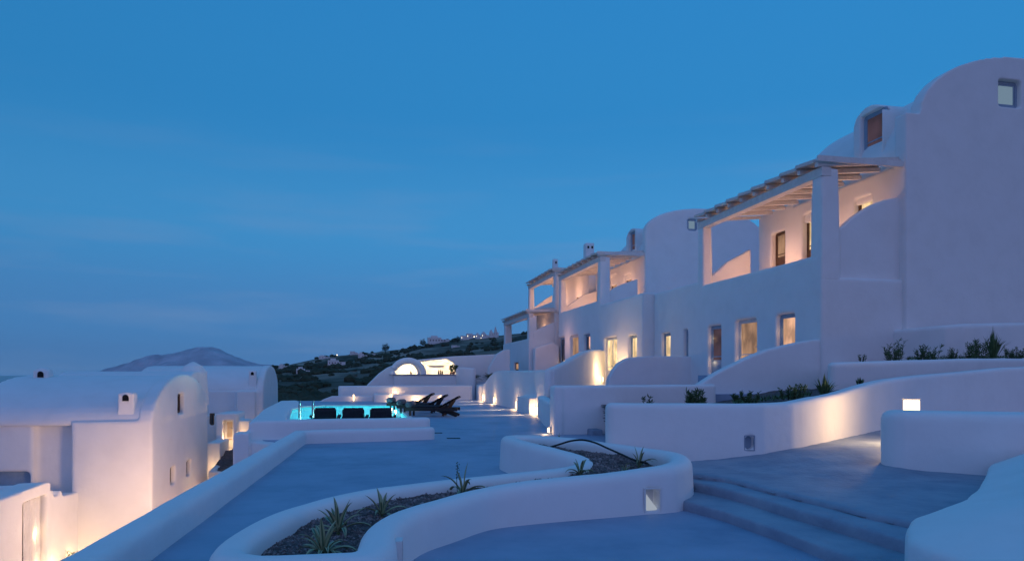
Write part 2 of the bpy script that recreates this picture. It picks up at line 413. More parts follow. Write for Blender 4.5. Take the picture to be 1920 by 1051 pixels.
g.v = [(0, 0, hgt(0, 0))]
for r_ in rad:
    for a_ in angs: X, Y = r_ * sin(a_), r_ * cos(a_); g.v.append((X, Y, hgt(X, Y)))
g.f = [(0, 1 + (k + 1) % NA, 1 + k) for k in range(NA)]
for i in range(len(rad) - 1):
    for k in range(NA):
        a_ = 1 + i * NA + k; b_ = 1 + i * NA + (k + 1) % NA; g.f.append((a_, b_, b_ + NA, a_ + NA))
ter = solid('hillside', g, HILL, smooth=True); tag(ter, kind='structure', label='dark scrub covered hillside with dry terraces behind the pool')
g = Geo(); R_ = 60000; g.v = [(0, 0, -150)] + [(R_ * cos(2 * pi * k / 96), R_ * sin(2 * pi * k / 96), -150) for k in range(96)]
g.f = [(0, 1 + k, 1 + (k + 1) % 96) for k in range(96)]
sea = solid('sea', g, SEA); tag(sea, kind='structure', label='calm dark sea reaching the horizon')
# far island
IR = [(150, 702), (185, 697), (215, 690), (255, 678), (290, 669), (330, 664), (375, 660), (410, 664), (450, 672), (485, 682), (520, 688), (600, 696), (680, 703)]
g = Geo(); nx, ny = 150, 26; D0 = 5200
for j in range(ny + 1):
    for i in range(nx + 1):
        px = 120 + i * 580 / nx; ry = 705
        for (a_, ya), (b_, yb) in zip(IR, IR[1:]):
            if a_ <= px <= b_:
                u_ = (px - a_) / (b_ - a_); ry = ya + (yb - ya) * u_
        ht = (HOR - ry) / F * D0 + 150
        v_ = j / ny * 2 - 1
        d_ = D0 + v_ * 900; X, Y = at_d(px, d_)
        prof = max(0, 1 - abs(v_) ** 1.4)
        nn_ = noise.fractal(Vector((X * .0022, Y * .0022, 0)), 1, 2.2, 6)
        g.v.append((X, Y, -155 + max(0, ht) * prof * (1 + (.22 * nn_ if abs(v_) > .05 else .03 * nn_))))
g.f = [(j * (nx + 1) + i, j * (nx + 1) + i + 1, (j + 1) * (nx + 1) + i + 1, (j + 1) * (nx + 1) + i) for j in range(ny) for i in range(nx)]
isl = solid('island', g, ISLE, smooth=True); tag(isl, kind='structure', label='bare low island rising from the sea on the horizon')

# ------------------------------------------------------------------ deck, pool, lower grounds
ZD = -1.70
pool_poly = [(-2.25, 20.4), (-2.9, 27), (-3.5, 33.5), (-3.2, 36.2), (-2.2, 37.3), (1.35, 36.8), (1.6, 20.4)]
deck_poly = [(-2.15, -6), (-1.75, 17.2), (-2.75, 18.6), (-4.0, 27), (-4.6, 33.5), (-5.2, 44.6), (7.2, 44.6), (7.2, 26), (9.5, 18), (9.5, -6)]
g = Geo().prism(deck_poly, -7.2, ZD)
cutp = Geo().prism(pool_poly, -3.2, 0)
me = mesh_of(g, 'deck'); o = bpy.data.objects.new('t', me); COL.objects.link(o); c_ = bpy.data.objects.new('c', mesh_of(cutp, 'c')); COL.objects.link(c_)
b_ = o.modifiers.new('b', 'BOOLEAN'); b_.operation = 'DIFFERENCE'; b_.object = c_; b_.solver = 'EXACT'
nm = bpy.data.meshes.new_from_object(o.evaluated_get(bpy.context.evaluated_depsgraph_get())); nm.name = 'deck'
bpy.data.objects.remove(o); bpy.data.objects.remove(c_); nm.materials.clear()
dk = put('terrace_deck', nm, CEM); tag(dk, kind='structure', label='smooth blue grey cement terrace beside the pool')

pool = empty('swimming_pool', (-.5, 28, ZD), 'turquoise lit swimming pool sunk in the terrace behind the low wall', 'swimming pool')
def shrink(poly, k):
    cx = sum(p[0] for p in poly) / len(poly); cy = sum(p[1] for p in poly) / len(poly)
    return [(cx + (x - cx) * k, cy + (y - cy) * k) for x, y in poly]
inner = shrink(pool_poly, .995)
g = Geo(); n_ = len(inner)
g.v = [(x, y, -3.15) for x, y in inner] + [(x, y, ZD - .01) for x, y in inner]
g.f = [tuple(range(n_))] + [(i, (i + 1) % n_, (i + 1) % n_ + n_, i + n_) for i in range(n_)]
put('basin', mesh_of(g, 'basin'), BASIN, pool)
g = Geo(); pp = shrink(pool_poly, .994); g.v = [(x, y, ZD - .06) for x, y in pp]; g.f = [tuple(range(len(pp)))]
put('water', mesh_of(g, 'water'), WATER, pool)
g = Geo()   # coping
o1 = shrink(pool_poly, 1.055); n_ = len(o1)
g.v = [(x, y, ZD + .005) for x, y in pool_poly] + [(x, y, ZD + .03) for x, y in pool_poly] + [(x, y, ZD + .03) for x, y in o1] + [(x, y, ZD + .005) for x, y in o1]
for i in range(n_):
    j = (i + 1) % n_
    for q in range(4):
        r_ = (q + 1) % 4; g.f.append((q * n_ + i, q * n_ + j, r_ * n_ + j, r_ * n_ + i))
solid('coping', g, PLF, pool)
for px_, py_ in ((-1.5, 24), (.6, 24), (-1.8, 30), (.6, 30), (-1.2, 35), (.6, 35)):
    light((px_, py_, -2.93), 230, (.40, .95, 1.0), .25)

# lower courtyard on the left
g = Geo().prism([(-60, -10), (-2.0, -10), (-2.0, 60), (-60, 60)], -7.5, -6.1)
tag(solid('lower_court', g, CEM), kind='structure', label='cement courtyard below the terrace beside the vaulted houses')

# ---- low kerb walls round the terrace
K0 = at_z(280, 1051, ZD); K1 = at_z(571, 833, ZD)
kx = lambda y: K0[0] + (K1[0] - K0[0]) * (y - K0[1]) / (K1[1] - K0[1])
g = Geo()
zk = ZD + .31
ribbon(g, [(kx(-3) - .16, -3, zk), (kx(6) - .16, 6, zk), (kx(12) - .16, 12, zk), (kx(17.2) - .16, 17.35, zk)], .34, -2.6, .09, step=.4)
ribbon(g, [(kx(17.2) - .16, 17.35, zk), (.2, 17.62, zk + .0), (1.52, 17.85, zk - .0)], .36, -2.2, .08, step=.4)
w_ = plaster('terrace_kerb', g, vox=.035, sm=4, disp=.02, origin=(kx(12), 12, ZD))
tag(w_, 'low white kerb wall running from the front left corner to the pool', 'low wall')

# pool parapet (front) + the side faces that drop to the court
g = Geo()
ribbon(g, [(-2.75, 18.75, -1.21), (-.5, 18.55, -1.19), (1.42, 18.4, -1.17)], .42, -2.4, .07, step=.5)
g.prism([(-3.0, 18.55), (-2.3, 18.5), (-2.3, 20.5), (-2.98, 27), (-4.2, 27)], -7, [-1.25, -1.25, -1.66, -1.66, -1.66])
g.prism([(-2.98, 26.9), (-4.2, 26.9), (-4.8, 33.8), (-3.56, 33.6)], -7, -1.66)
g.prism([(-3.56, 33.5), (-4.8, 33.7), (-5.3, 44.3), (-4.3, 44.3), (-3.26, 36.3)], -7, -1.66)
g.prism([(-3.35, 18.3), (-2.95, 18.2), (-2.95, 18.8), (-3.3, 18.8)], -7, -1.5)
g.prism([(-1.9, 17.1), (-3.05, 18.45), (-2.6, 18.9), (-1.4, 17.7)], -7, -1.72)
w_ = plaster('pool_parapet', g, vox=.05, sm=3, disp=.02, origin=(-.5, 18.6, ZD))
tag(w_, 'long white parapet in front of the turquoise pool', 'low wall')

# far walls behind the pool deck
YF = 44.0
g = Geo()
ribbon(g, [(onY(640, YF), YF, -.76), (onY(880, YF), YF, -.74)], .4, -2, .06, smooth=False)
tag(plaster('garden_wall', g, vox=.06, disp=.02, origin=(2, YF, ZD)), 'white wall closing the far end of the terrace below the bar', 'wall')
g = Geo(); Y_ = 42.6
ribbon(g, [(onY(736, Y_), Y_, -1.28), (onY(824, Y_), Y_, -1.25)], .35, -2, .05, smooth=False)
tag(plaster('garden_wall', g, vox=.05, disp=.01, origin=(1, Y_, ZD)), 'short low white wall lit from behind, just beyond the dark loungers', 'low wall')
g = Geo(); Y_ = 41.6
g.box(onY(701, Y_), onY(732, Y_), Y_, 43.6, -2, -1.22)
tag(plaster('planter_block', g, vox=.05, disp=.01, origin=(0, Y_, ZD)), 'square white block with a glowing lamp at its right corner beyond the pool', 'planter')
g = Geo(); Y_ = 43.2
g.extr([(onY(560, Y_), -2.5), (onY(700, Y_), -2.5), (onY(700, Y_), zat(741, 0, Y_)), (onY(622, Y_), zat(742, -2, Y_)), (onY(606, Y_), zat(748, -2, Y_)), (onY(585, Y_), zat(760, -3, Y_)), (onY(560, Y_), zat(772, -4, Y_))], 'y', Y_, Y_ + .4)
tag(plaster('garden_wall', g, vox=.06, disp=.01, origin=(-2, Y_, ZD)), 'low white wall with a sloping left end at the far left of the pool', 'low wall')

def wall_lamp(p, label, nrm=(-1, 0, 0), h=.30, w=9, group='small lamps at the foot of the terrace walls', m=None):
    M = frame_M(p, nrm)
    e_ = empty('wall_lamp', p, label, 'lamp', group)
    g = Geo(); g.obox(M, -.05, .05, .0, .03, -.03, h + .03); solid('back_plate', g, PALEF, e_)
    g = Geo(); g.obox(M, -.03, .03, .03, .075, 0, h); solid('diffuser', g, m or LAMP, e_, bevel=.008)
    q = M @ Vector((0, .16, h * .5)); light(q, w, WARM, .04)
    return e_

# ------------------------------------------------------------------ bar pavilion at the far end
YB = 47.5
bar = empty('bar_pavilion', (onY(800, YB), YB, -.9), 'white sculpted bar pavilion with a glowing arch beyond the pool', 'pavilion')
bx = lambda p: onY(p, YB)
bz = lambda y: zat(y, bx(790), YB)
prof = [(bx(688), -2.2), (bx(934), -2.2), (bx(940), bz(662)), (bx(905), bz(664)), (bx(850), bz(667)), (bx(790), bz(673)), (bx(765), bz(676)), (bx(745), bz(681)), (bx(728), bz(688)), (bx(712), bz(699)), (bx(688), bz(722))]
g = Geo().extr(prof, 'y', YB, YB + 3.6)
cut = Geo()
# arch
cx_ = bx(762); rw = bx(784) - bx(741)
arch = [(cx_ - rw / 2, bz(702)), (cx_ + rw / 2, bz(702))] + [(cx_ + rw / 2 * cos(t * pi / 12), bz(702) + (bz(680) - bz(702)) * sin(t * pi / 12)) for t in range(0, 13)]
cut.extr(arch, 'y', YB - 1, YB + 2.2)
# wide bar opening with sloping ceiling
op = [(bx(789), bz(702)), (bx(856), bz(702)), (bx(856), bz(690)), (bx(850), bz(679)), (bx(838), bz(672.5)), (bx(800), bz(676)), (bx(786), bz(678))]
cut.extr(op, 'y', YB - 1, YB + 2.6)
plaster('wall', g, bar, cut, vox=.055, sm=2, disp=.02)
g = Geo().box(bx(738), bx(858), YB - .35, YB + .1, -2.2, bz(702.5)); plaster('counter', g, bar, vox=.05, sm=2, disp=0)
g = Geo().box(bx(736), bx(860), YB - .45, YB + .25, bz(702.4), bz(701.2)); solid('counter_top', g, CEMS, bar)
ring = Geo(); P_ = []
for t in range(0, 17):
    a_ = pi * .02 + pi * .75 * t / 16
for t in range(0, 15):
    a_ = pi * t / 14; P_.append((cx_ + (rw / 2 + .28) * cos(a_) + .1, YB - .12, bz(703) + (bz(676) - bz(703)) * sin(a_)))
P_ = [p for p in P_ if p[2] > bz(703) - .1]
ring.tube(P_, .24, 10); ring.box(bx(789), bx(797), YB - .3, YB, -2.2, bz(702))
plaster('arch_moulding', ring, bar, vox=.05, sm=3, disp=0)
light((cx_, YB + 1.2, bz(690)), 70, (1, .76, .48), .15); light((bx(800), YB + 1.6, bz(684)), 44, (1, .76, .48), .12)
light((bx(828), YB + 1.5, bz(684)), 66, (1, .76, .48), .12); light((bx(848), YB + 2.0, bz(688)), 10, (1, .66, .32), .1)
g = Geo().box(bx(806), bx(834), YB + .8, YB + .95, bz(688), bz(684)); solid('back_shelf', g, PLF, bar)
for k, (px, hh, rr_) in enumerate([(822, .32, .05), (826, .36, .045), (829, .28, .05), (845, .20, .07), (770, .22, .05)]):
    g = Geo().lathe((bx(px), YB - .1, bz(701.2)), [(rr_, 0), (rr_, hh * .6), (rr_ * .35, hh * .75), (rr_ * .35, hh)], 10)
    b_ = solid('bottle', g, BLACK if k < 3 else CLAY, origin=(bx(px), YB - .1, bz(701.2)))
    tag(b_, ['dark bottle, left one of the trio on the bar counter', 'tall dark bottle in the middle of the trio on the bar counter', 'dark squat bottle, right one of the trio on the bar counter', 'small brown jug at the right end of the bar counter', 'small brown jug standing in the glowing arch'][k], 'bottle' if k < 3 else 'jug')
# leafy vase at the end of the counter
vs_ = empty('potted_plant', (bx(850), YB - .1, bz(701.2)), 'dark leafy plant in a pot at the right end of the bar counter', 'plant')
solid('pot', Geo().lathe((bx(850), YB - .1, bz(701.2)), [(.09, 0), (.12, .1), (.11, .2)], 12), CLAY, vs_)
def leaves(g, c, n_, rx, ry, rz, ll=.12, lw=.035, up=.6):
    for k in range(n_):
        a_ = random.random() * 2 * pi; q = random.random() ** .5; hh = random.random()
        p = Vector((c[0] + rx * q * cos(a_), c[1] + ry * q * sin(a_), c[2] + rz * hh))
        d_ = Vector((cos(a_) * random.uniform(.2, 1), sin(a_) * random.uniform(.2, 1), up * random.uniform(.2, 1.8))).normalized()
        s_ = d_.cross(Vector((random.uniform(-1, 1), random.uniform(-1, 1), .3))).normalized() * lw * random.uniform(.7, 1.3)
        L_ = ll * random.uniform(.6, 1.4)
        g.add([p - s_ * .4, p + s_ * .4, p + d_ * L_ * .5 + s_, p + d_ * L_, p + d_ * L_ * .5 - s_], [(0, 1, 2, 3, 4)])
    return g
put('foliage', mesh_of(leaves(Geo(), (bx(850), YB - .1, bz(700) + .1), 90, .2, .2, .45, .18, .05), 'foliage'), LEAF, vs_)
# right flank walls near bar
g = Geo(); ribbon(g, [(bx(858), YB - .4, bz(690)), (bx(862), YB - 1.2, bz(688)), (bx(880), YB - 1.8, bz(690))], .35, -2.2, .08)
tag(plaster('garden_wall', g, vox=.06, disp=.01, origin=(bx(865), YB - 1, -1.7)), 'curved white screen wall at the right end of the bar', 'wall')
g = Geo().extr([(bx(905), -2), (bx(946), -2), (bx(946), bz(655)), (bx(935), bz(656)), (bx(922), bz(664)), (bx(908), bz(690))], 'y', YB - 1.9, YB - 1.4)
tag(plaster('garden_wall', g, vox=.06, disp=.01, origin=(bx(925), YB - 1.8, -1.7)), 'curved white buttress wall behind the two palm shrubs', 'wall')

# palm shrubs
def frond_plant(c, R_, n_, label, name='palm_shrub', material=PALM, group=None):
    e_ = empty(name, c, label, 'shrub', group)
    g = Geo()
    for k in range(n_):
        a_ = random.random() * 2 * pi; el = random.uniform(.25, 1.2); L_ = R_ * random.uniform(.75, 1.1); pts = []
        for i in range(7):
            t = i / 6; pts.append(Vector((c[0] + cos(a_) * cos(el) * L_ * t, c[1] + sin(a_) * cos(el) * L_ * t, c[2] + .15 + sin(el) * L_ * t - .45 * L_ * t * t)))
        side = Vector((-sin(a_), cos(a_), 0))
        for i in range(6):
            p = pts[i]; q = pts[i + 1]
            for sg in (-1, 1):
                for j in (0, .5):
                    b0 = p.lerp(q, j); w_l = R_ * .28 * (1 - abs(i / 6 - .4))
                    tip = b0 + side * sg * w_l + (q - p) * 1.2 - Vector((0, 0, w_l * .3))
                    g.add([b0, b0 + (q - p) * .25, tip], [(0, 1, 2)])
    put('foliage', mesh_of(g, 'foliage'), material, e_)
    solid('stem', Geo().tube([(c[0], c[1], c[2] - .1), (c[0], c[1], c[2] + .25)], .06, 8), DWOOD, e_)
    return e_
frond_plant((onY(888, 46.2), 46.2, zat(714, 7, 46.2)), .75, 34, 'dark palm shrub beside the bar, left of the pair behind the terrace wall')
frond_plant((onY(918, 45.0), 45.0, zat(712, 8, 45)), .72, 34, 'dark palm shrub against the buttress wall, right of the pair')

# ------------------------------------------------------------------ raised terraces on the right
g = Geo()
g.prism([(5.5, 18.8), (14.2, 18.8), (14.2, 27.8), (7.2, 26.8)], -3, -.62)
g.prism([(7.1, 26.6), (14.2, 26.6), (13.6, 52), (7.2, 46.0)], -3, -.6)
g.prism([(12.3, 19.3), (14.2, 19.3), (14.2, 24), (12.3, 24)], -2.9, -.06)
g.prism([(11.3, 46), (30, 46), (30, 62), (11.3, 62)], -6.8, -.61)
g.prism([(7.3, 44.3), (11.4, 44.3), (11.4, 62), (7.3, 62)], -6.8, -.93)
g.prism([(14, 17), (40, 17), (40, 60), (14, 60)], -6.8, -.66)
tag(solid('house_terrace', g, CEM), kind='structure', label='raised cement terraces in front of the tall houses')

# long terrace wall with lamps at its foot
g = Geo()
g.extr([(26.6, -2.2), (44.4, -2.2), (44.4, -.72), (42.0, -.70), (40.9, -.52), (39.2, -.10), (37.8, .10), (36.6, .15), (26.6, .14)], 'x', 6.95, 7.4)
g.box(6.6, 7.1, onX(1003, 6.85), onX(979, 6.85), -2.2, -1.02)
g.box(6.75, 7.1, 42.1, 42.5, -2.2, -.74)
plaster_w = plaster('terrace_wall', g, vox=.06, disp=.03, origin=(7, 35, ZD)); tag(plaster_w, 'long white terrace wall with a row of small lamps along its foot', 'wall')
g = Geo(); ribbon(g, [(5.38, 18.9, -.86), (6.0, 22.5, -.87), (6.8, 26.4, -.88)], .38, -2.2, .07)
tag(plaster('terrace_wall', g, vox=.05, disp=.02, origin=(6, 22, ZD)), 'short low wall joining the blue front wall to the lamp lit terrace wall', 'low wall')
g = Geo(); ribbon(g, [(7.15, 26.7, .20), (8.2, 28.4, .46), (9.8, 31.2, .95), (11.6, 34.6, 1.28), (13.1, 37.2, 1.34)], .34, -2.2, .09)
tag(plaster('wing_wall', g, vox=.06, disp=.03, origin=(10, 31, -.6)), 'rising wing wall brightly lit at its right end beside the tall lit door', 'wall')
lp = [(887, .36), (907, .40), (928, .34), (970, .34), (1010, .32)]
names = ['small glowing lamp, farthest of the row at the foot of the terrace wall', 'second farthest glowing lamp, just right of the palm shrubs', 'glowing lamp in the middle of the row, below the sloping wall top',
         'glowing lamp left of the small block on the terrace wall', 'glowing lamp just right of the small block on the terrace wall']
for (px, hh), nme in zip(lp, names):
    Y_ = onX(px, 6.94)
    wall_lamp((6.94, Y_, ZD + .06), nme, h=hh * .9, w=20)
    light((6.70, Y_, ZD + .24), 420, WARM, .03, 50, (-1, -.06, -.17))
wall_lamp((6.6, onX(1004, 6.6) - .12, ZD + .06), 'glowing lamp on the near corner of the small block', nrm=(0, -1, 0), h=.32, w=5)

# blue front wall W2/W3
g = Geo(); ribbon(g, [(5.22, 18.55, -.33), (6.5, 18.5, -.33), (9.9, 18.6, -.31)], .36, -2.2, .07, smooth=False)
g.box(5.05, 5.3, 18.3, 18.8, -2.2, -.36)
tag(plaster('terrace_wall', g, vox=.045, disp=.025, origin=(6, 18.5, ZD)), 'bluish white front wall with a rounded corner behind the curved planter', 'wall')
wall_lamp((5.02, 18.6, ZD + .05), 'tiny glowing lamp at the foot of the bluish front wall, nearest the curved planter', h=.12, w=3)
g = Geo().box(onY(1108, 18.0), onY(1128, 18.0), 17.9, 18.35, -1.9, zat(804, 6, 18)); tag(plaster('utility_box', g, vox=.03, disp=0, material=CEMS, origin=(6.3, 18, ZD)), 'small blue grey box standing at the foot of the front wall', 'box')

# wing walls
def wing(pts, Y, t, name_lbl, zb=-1.0, org=None):
    pr = [(onY(px, Y), zat(py, onY(px, Y), Y)) for px, py in pts]
    a = pr[0][0]; b = pr[-1][0]
    g = Geo().extr([(a, zb), (b + .4, zb), (b + .4, pr[-1][1])] + pr[::-1], 'y', Y, Y + t)
    return tag(plaster('wing_wall', g, vox=.05, sm=5, disp=.03, origin=((a + b) / 2, Y, zb)), name_lbl, 'wall')
wing([(1298, 731), (1320, 715), (1350, 696), (1400, 671), (1440, 655), (1480, 645), (1515, 638), (1545, 635)], 19.15, .4, 'broad curved wing wall sweeping down from the corner of the nearest house', -1.2)
wing([(1140, 722), (1143, 708), (1150, 694), (1161, 680), (1176, 671), (1200, 668), (1250, 667), (1292, 667)], 28.0, .4, 'round shouldered wing wall between the tall lit door and the small lit window', -1.0)

# W1: great retaining wall of the upper bed
W1 = [(1142, 10.95, -.47), (1300, 10.9, -.47), (1420, 10.9, -.47), (1472, 11.1, -.455), (1515, 11.8, -.42), (1560, 12.7, -.36), (1600, 13.6, -.26), (1640, 14.7, -.16), (1700, 15.5, -.06), (1800, 16.4, .05), (1920, 17.2, .18), (2150, 18, .3)]
g = Geo(); pts = [(6.45, 18.2, -.47), (5.2, 14.5, -.47)] + [(*at_d(px, d), z) for px, d, z in W1]
pts[1] = (4.6, 13.5, -.47)
ribbon(g, [(onY(1150, 18.2), 18.2, -.82), (*at_d(1156, 11.05), -.52)], .22, -2.3, .07, smooth=False)
ribbon(g, [(*at_d(1152, 10.95), -.47)] + pts[3:], .30, -2.3, .08, step=.3)
cut = Geo()
nx_ = at_d(1405, 10.9); nx_ = at_d(1405, 10.745); nM = frame_M((nx_[0], nx_[1], zat(843, *nx_)), (-sin(TH), -cos(TH), 0))
cut.obox(nM, -.07, .07, -.17, .4, 0, .22)
w1o = plaster('retaining_wall', g, cut=cut, vox=.032, sm=4, disp=.03, origin=(6, 10, -1.3)); tag(w1o, 'long curved retaining wall holding the planted bed, turning pink to the right', 'retaining wall')
gg = Geo(); gg.obox(nM, -.085, -.07, -.16, .012, -.012, .232); gg.obox(nM, .07, .085, -.16, .012, -.012, .232); gg.obox(nM, -.07, .07, -.16, .012, .218, .232); gg.obox(nM, -.07, .07, -.16, .012, -.012, 0); solid('niche_frame', gg, CEMS, w1o)
solid('light_niche', Geo().obox(nM, -.068, .068, -.158, -.10, .002, .216), BLUEF, w1o)
def w1z(px):
    for (a, _, za), (b, _, zb) in zip(W1, W1[1:]):
        if px <= b: return za + (zb - za) * max(0, (px - a) / (b - a))
    return W1[-1][2]
def inside(p, poly):
    c = False; j = len(poly) - 1
    for i in range(len(poly)):
        xi, yi = poly[i][:2]; xj, yj = poly[j][:2]
        if (yi > p[1]) != (yj > p[1]) and p[0] < (xj - xi) * (p[1] - yi) / (yj - yi) + xi: c = not c
        j = i
    return c
def bed(name, poly, zf, res, label, m=None, amp=.03):
    x0, x1 = min(p[0] for p in poly), max(p[0] for p in poly); y0, y1 = min(p[1] for p in poly), max(p[1] for p in poly)
    idx = {}; g = Geo(); nx_, ny_ = int((x1 - x0) / res) + 1, int((y1 - y0) / res) + 1
    def vid(i, j):
        if (i, j) not in idx:
            X, Y = x0 + i * res, y0 + j * res; idx[i, j] = len(g.v)
            g.v.append((X, Y, zf(X, Y) + amp * noise.fractal(Vector((X * 2.5, Y * 2.5, 1)), 1, 2.1, 4)))
        return idx[i, j]
    for i in range(nx_):
        for j in range(ny_):
            if inside((x0 + (i + .5) * res, y0 + (j + .5) * res), poly): g.f.append((vid(i, j), vid(i + 1, j), vid(i + 1, j + 1), vid(i, j + 1)))
    o = put(name, mesh_of(g, name, True), m or SOIL); return tag(o, label, kind='structure')
def pxof(X, Y):
    return 960 + F * (X * cos(TH) - Y * sin(TH)) / dep(X, Y)
w1xy = [at_d(px, d) for px, d, z in W1]
def zb1(X, Y):
    p = pxof(X, Y); k = max(0, min(1, (p - 1330) / 120)); return w1z(p) - .42 * (1 - k) - .07 * k
b1 = w1xy + [(19, 15.2), (17, 18.0), (14.2, 19.1), (9.8, 18.6), (6.5, 18.4)]
bed('soil_bed', b1, zb1, .12, 'dark sloping soil of the planted bed behind the retaining wall')
# W5 / W6
W5 = [(1566, 16.9, .27), (1620, 17.0, .30), (1700, 17.4, .34), (1800, 18.2, .40), (1920, 19.4, .43), (2100, 20.5, .45)]
g = Geo(); p5 = [(*at_d(px, d), z) for px, d, z in W5]
ribbon(g, [(onY(1585, 19.1), 19.1, .25), (*at_d(1578, 17.2), .27)], .3, -1.5, .08, smooth=False); ribbon(g, p5, .34, -1.5, .08, step=.35)
tag(plaster('retaining_wall', g, vox=.045, disp=.02, origin=(14, 14, 0)), 'upper white retaining wall below the highest planted bed', 'retaining wall')
b2 = [at_d(px, d) for px, d, z in W5] + [(24, 19), (onY(1590, 19.1), 19.1)]
bed('soil_bed', b2, lambda X, Y: .24 + .12 * max(0, min(1, (pxof(X, Y) - 1600) / 300)), .12, 'dark soil of the highest bed under the big gable wall')
W6 = [(1772, 20.9, 1.48), (1830, 20.9, 1.53), (1920, 21.3, 1.58), (2100, 22, 1.6)]
g = Geo(); p6 = [(*at_d(px, d), z) for px, d, z in W6]
ribbon(g, [(p6[0][0] - .5, 19.1, 1.42), p6[0]] + p6[1:], .34, -1, .1, step=.35)
tag(plaster('retaining_wall', g, vox=.05, disp=.02, origin=(18, 17, 0)), 'highest retaining wall against the foot of the big gable', 'retaining wall')

# ------------------------------------------------------------------ steps and upper path
def P3(px, py, z): x, y = at_z(px, py, z); return (x, y)
l1 = [P3(p, q, -1.40) for p, q in [(1301, 890), (1362, 897), (1431, 914), (1522, 935), (1633, 964), (1720, 982), (1800, 1005)]]
l2 = [P3(p, q, -1.455) for p, q in [(1296, 902), (1400, 925), (1516, 959), (1607, 985), (1697, 1010), (1790, 1040)]]
l3 = [P3(p, q, -1.58) for p, q in [(1262, 933), (1357, 957), (1463, 993), (1564, 1031), (1617, 1051), (1720, 1090)]]
far_ = [(9.5, 3.5), (9.5, 9), (3.2, 10.6)]
st = empty('garden_steps', (3.4, 7.3, ZD), 'three broad worn cement steps between the curved planter and the right wall', 'steps')
plaster('step', Geo().prism([l3[0], *l3[1:], (7, 2.8), *far_[1:], (2.6, 9.4)], -2.1, -1.58), st, vox=.03, sm=3, disp=.03, material=CEMS)
plaster('step', Geo().prism([l2[0], *l2[1:], (8, 3.2), *far_[1:], (2.8, 9.8)], -2.1, -1.455), st, vox=.03, sm=3, disp=.03, material=CEMS)
pathp = l1 + [(9.2, 4.4), (12, 8), (20, 11), (16, 14), (*at_d(1800, 16.4),), (*at_d(1640, 14.7),), (*at_d(1470, 11.1),), (*at_d(1300, 11.2),), (3.3, 10.9), (2.7, 9.6)]
def zpath(X, Y):
    d = dep(X, Y); l = X * cos(TH) - Y * sin(TH)
    k = max(0, min(1, (d - 8.3) / 2.5)) * max(0, min(1, (l - 2.3) / 2.2))
    return -1.435 + .235 * k
pg = bed('garden_path', pathp, zpath, .06, 'worn cement path rising to the right above the steps', CEMS, .012)
# skirt of the top landing
g = Geo().prism([*l1, (9.2, 4.4), (9.2, 8), (3.4, 10), (2.7, 9.6)], -2, -1.385)
plaster('step', g, st, vox=.03, sm=3, disp=.03, material=CEMS)

# right-hand walls
def cd(d, l): return (l * cos(TH) + d * sin(TH), d * cos(TH) - l * sin(TH))
g = Geo(); rp = [(9.75, 5.62), (9.55, 6.1), (9.3, 7.0), (9.1, 8.5), (9.0, 10)]
ribbon(g, [(*cd(d, l), -.53) for d, l in rp], .62, -2.2, .12, step=.2)
tag(plaster('garden_wall', g, vox=.03, sm=5, disp=.02, origin=(*cd(9.5, 6.2), -1.2)), 'thick white wall with a rounded end below the glowing square lamp', 'wall')
top = [(7.1, 4.85, -1.17), (6.2, 4.12, -1.13), (5.70, 3.55, -1.12), (5.3, 3.09, -1.12), (4.95, 2.84, -1.12), (4.65, 2.68, -1.12), (4.4, 2.66, -1.12), (4.0, 2.74, -1.12), (3.4, 2.95, -1.10), (2.2, 3.5, -1.05),
       (2.2, 4.6, -.56), (4.0, 4.6, -.56), (5.2, 4.8, -.58), (6.3, 5.3, -.64), (8.9, 6.9, -.95), (9.0, 6.3, -1.2)]
cen = (4.9, 4.0, -.88)
g = Geo()
for i in range(len(top)):
    a, b = top[i], top[(i + 1) % len(top)]
    pa, pb, pc = cd(a[0], a[1]), cd(b[0], b[1]), cd(cen[0], cen[1])
    g.prism([pa, pb, pc], -2.2, [a[2], b[2], cen[2]])
tag(plaster('garden_wall', g, vox=.03, sm=14, disp=.03, origin=(*cd(5, 3.6), -1.7)), 'massive curved white wall bulging in from the lower right corner', 'wall')
# glowing square bollard lamp
bp = at_d(1709, 12.4); bl = empty('bollard_lamp', (bp[0], bp[1], -1.2), 'glowing square lamp on a short white post behind the thick right wall', 'lamp')
solid('post', Geo().box(bp[0] - .06, bp[0] + .06, bp[1] - .06, bp[1] + .06, -1.22, -.69), PALEF, bl, bevel=.01)
solid('lamp_shade', Geo().box(bp[0] - .115, bp[0] + .115, bp[1] - .08, bp[1] + .08, -.69, -.475), emis('square_lamp_glass', (1, .74, .42), 2.6), bl, bevel=.02)
solid('cap', Geo().box(bp[0] - .12, bp[0] + .12, bp[1] - .085, bp[1] + .085, -.473, -.455), PALEF, bl)
q_ = at_d(1700, 11.5); light((q_[0], q_[1], -.70), 80, (1, .62, .30), .2)

# ------------------------------------------------------------------ curved planter in the foreground
PP = [(702, 1022, -1.3), (716, 985, -1.3), (760, 957, -1.3), (830, 936, -1.29), (900, 917, -1.28), (980, 904, -1.25), (1059, 894, -1.22), (1130, 887, -1.2), (1200, 878, -1.17), (1250, 871, -1.14),
      (1276, 860, -1.12), (1262, 848, -1.1), (1197, 838, -1.1), (1128, 828, -1.08), (1060, 820, -1.08), (995, 815, -1.1), (955, 816, -1.12), (972, 824, -1.13), (1028, 838, -1.16), (1078, 851, -1.2), (1098, 863, -1.25),
      (1066, 875, -1.27), (940, 889, -1.3), (800, 904, -1.32), (680, 920, -1.32), (560, 950, -1.33), (482, 985, -1.33), (438, 1014, -1.33), (432, 1036, -1.32), (480, 1043, -1.31), (560, 1041, -1.31), (640, 1038, -1.31), (680, 1038, -1.3)]
loop = [(*at_z(px, py, z), z) for px, py, z in PP]
